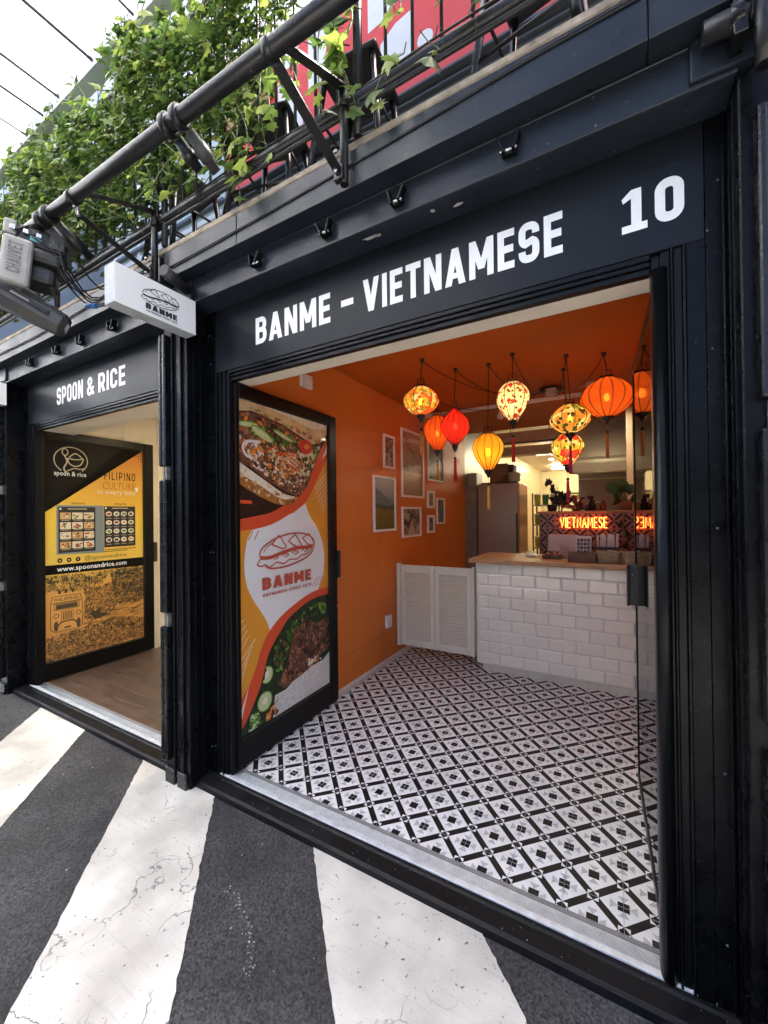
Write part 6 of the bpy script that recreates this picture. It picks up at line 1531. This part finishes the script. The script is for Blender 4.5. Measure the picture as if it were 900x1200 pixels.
# trailing stems with leaves spaced along them
def trail(x, z0, z1, sway=.05, step=.045, size=.045, young=.35, y=None, dx=0.):
    y = RY - .03 - rnd() * .05 if y is None else y; pts = []; ph = rnd() * 6; n_ = max(4, int((z0 - z1) / .03))
    for k in range(n_ + 1):
        t = k / n_; pts.append(Vector((x + dx * t + sway * math.sin(ph + t * 5) * t, y + .02 * math.sin(ph * 2 + t * 7), z0 + (z1 - z0) * t)))
    STEMS.append(pts); L_ = 0
    for k in range(1, len(pts)):
        L_ += (pts[k] - pts[k - 1]).length
        if L_ > step * (.6 + rnd() * .8):
            L_ = 0; s = 1 if rnd() < .5 else -1; q = pts[k] + Vector((s * (.012 + .02 * rnd()), -.015 * rnd(), .0)); add_leaf(q, size * (.55 + rnd() * .75), young)
for k in range(60): trail(-6.5 + rnd() * 5.2, 3.3 + rnd() * .3, 3.0 + rnd() * .25, size=.05)
for (x, a, b_, dx) in ((-1.56, 3.4, 2.98, .05), (-1.48, 3.35, 2.90, .06), (-1.42, 3.45, 2.86, .08), (-1.36, 3.4, 2.94, .03), (-1.30, 3.4, 2.93, .08), (-1.22, 3.45, 3.0, .05), (-1.15, 3.5, 3.06, .06), (-1.08, 3.5, 3.1, -.04), (-1.62, 3.3, 2.92, .02), (-1.75, 3.3, 2.98, .02), (-1.5, 3.2, 2.80, .04), (-1.4, 3.1, 2.83, .0)):
    trail(x, a, b_, dx=dx, size=.058, young=.35)
for (x, a, b_, dx) in ((-.93, 3.5, 2.92, .02), (-.88, 3.5, 2.86, .05), (-.86, 3.4, 2.95, .0), (-.84, 3.45, 3.02, .03), (-.90, 3.3, 2.98, .02)): trail(x, a, b_, dx=dx, size=.07, young=.6, step=.05, y=RY - .06)
for (x, a, b_, dx) in ((-.80, 3.5, 3.15, .04), (-.70, 3.5, 3.12, .06), (-.62, 3.45, 3.10, -.04), (-.55, 3.4, 3.09, .05), (-.47, 3.4, 3.05, .06), (-.40, 3.4, 2.99, .06), (-.37, 3.3, 2.90, .05), (-.33, 3.35, 2.96, .03), (-.58, 2.99, 2.84, -.10), (-.52, 2.97, 2.86, .06)): trail(x, a, b_, dx=dx, size=.058, young=.45)
for k in range(40):
    x = -6.8 + rnd() * 5.6; trail(x, 3.92, 3.3 + rnd() * .3, sway=.14, y=RY - .12 - rnd() * .06, size=.05, young=.4)
# shoots standing above the top rail
for k in range(40):
    x = -7 + rnd() * 6; b_ = Vector((x, RY + (rnd() - .5) * .2, 3.93)); t = b_ + Vector(((rnd() - .5) * .15, (rnd() - .5) * .15, .08 + rnd() * .14)); STEMS.append([b_, b_.lerp(t, .5) + Vector((.01, 0, .01)), t])
    for q in range(5): add_leaf(b_.lerp(t, .3 + .7 * q / 5) + Vector(((rnd() - .5) * .03, (rnd() - .5) * .03, 0)), .04 + rnd() * .02, .45, ((rnd() - .5), (rnd() - .8), .6))
CP = Vector((0, CAMY, CAMH))
LEAVES.sort(key=lambda l: -(l[2] / (l[0] - CP).length) + (10 if l[0].x < -3.6 or (l[0] - CP).normalized().dot(fw) < .62 else 0))
b = MB(); me_b = b.bm
for k, (p, R3, s, yg) in enumerate(LEAVES):
    if k < 280:
        o = bpy.data.objects.new('leaf', random.choice(LM[3:] if yg else LM[:3])); COL.objects.link(o); o.parent = iv; o.matrix_parent_inverse = wmat(iv).inverted()
        o.matrix_basis = Matrix.Translation(p) @ R3.to_4x4() @ Matrix.Diagonal((s, s, s, 1))
    else:
        curl = .1 + rnd() * .5; pts = leaf_pts(s, curl, .3); c = me_b.verts.new(p + R3 @ Vector((0, .3 * s, .02 * s))); v = [me_b.verts.new(p + R3 @ q) for q in pts]
        for i in range(len(v)):
            f = me_b.faces.new((c, v[i], v[(i + 1) % len(v)])); f.material_index = 1 if yg else 0
tag(b.build('foliage', [LEAF1, LEAF2], iv, recalc=False), kind='stuff')
m = MB()
for pts in STEMS: m.tube(pts, .0022, 4, cap=False)
for k in range(70):
    x = -7 + rnd() * 6; pts = [Vector((x + .6 * t + .05 * math.sin(t * 9 + k), RY - .04 - .1 * rnd() * math.sin(t * 3), 3.1 + rnd() * .02 + .75 * ((k * 7 % 10) / 10) + .1 * math.sin(t * 6 + k))) for t in [i / 12 for i in range(13)]]; m.tube(pts, .003, 4, cap=False)
tag(m.build('vine_stems', VINE, iv), kind='stuff')

# neighbouring container front beyond the right pillar and beyond the far pillar
for nm, lb, x0, x1 in (('closed_container', 'closed black container front next to the numbered shop', .46, 2.75), ('closed_container', 'black container front beyond the far blade sign', -6.85, -4.455)):
    e = thing(nm, lb, 'container', ((x0 + x1) / 2, .3, GZ))
    bx('body', (x0, .02, GZ), (x1, 6, 2.64), BLACK, e)
    for k in range(2):
        w_ = (x1 - x0) / 2; bx('cargo_door', (x0 + k * w_ + .01, -.06, .02), (x0 + (k + 1) * w_ - .01, .0195, 2.5), WORN, e, .004)
        for t in (.25, .6): MB().tube([(x0 + (k + t) * w_, -.09, .0), (x0 + (k + t) * w_, -.09, 2.52)], .017, 10).build('lock_rod', WORN, e)
# pipe stub strapped to the corner casting over the right post
e = thing('pipe_stub', 'short black pipe strapped over the corner casting beside the number 10', 'pipe', (.25, -.2, 2.6))
MB().tube([(.215, -.175, 2.60), (.42, -.175, 2.60)], .028, 18).build('pipe', TAPE, e)
MB().lathe([(.0285, -.02), (.034, -.019), (.034, .019), (.0285, .02)], (.285, -.175, 2.60), 20, axis='X').build('strap', WORN, e)
bx('strap_plate', (.272, -.2, 2.545), (.30, -.136, 2.66), WORN, e)
MB().tube([(.325, -.20, 2.44), (.325, -.20, 2.66)], .017, 12).build('drop_tube', TAPE, e)
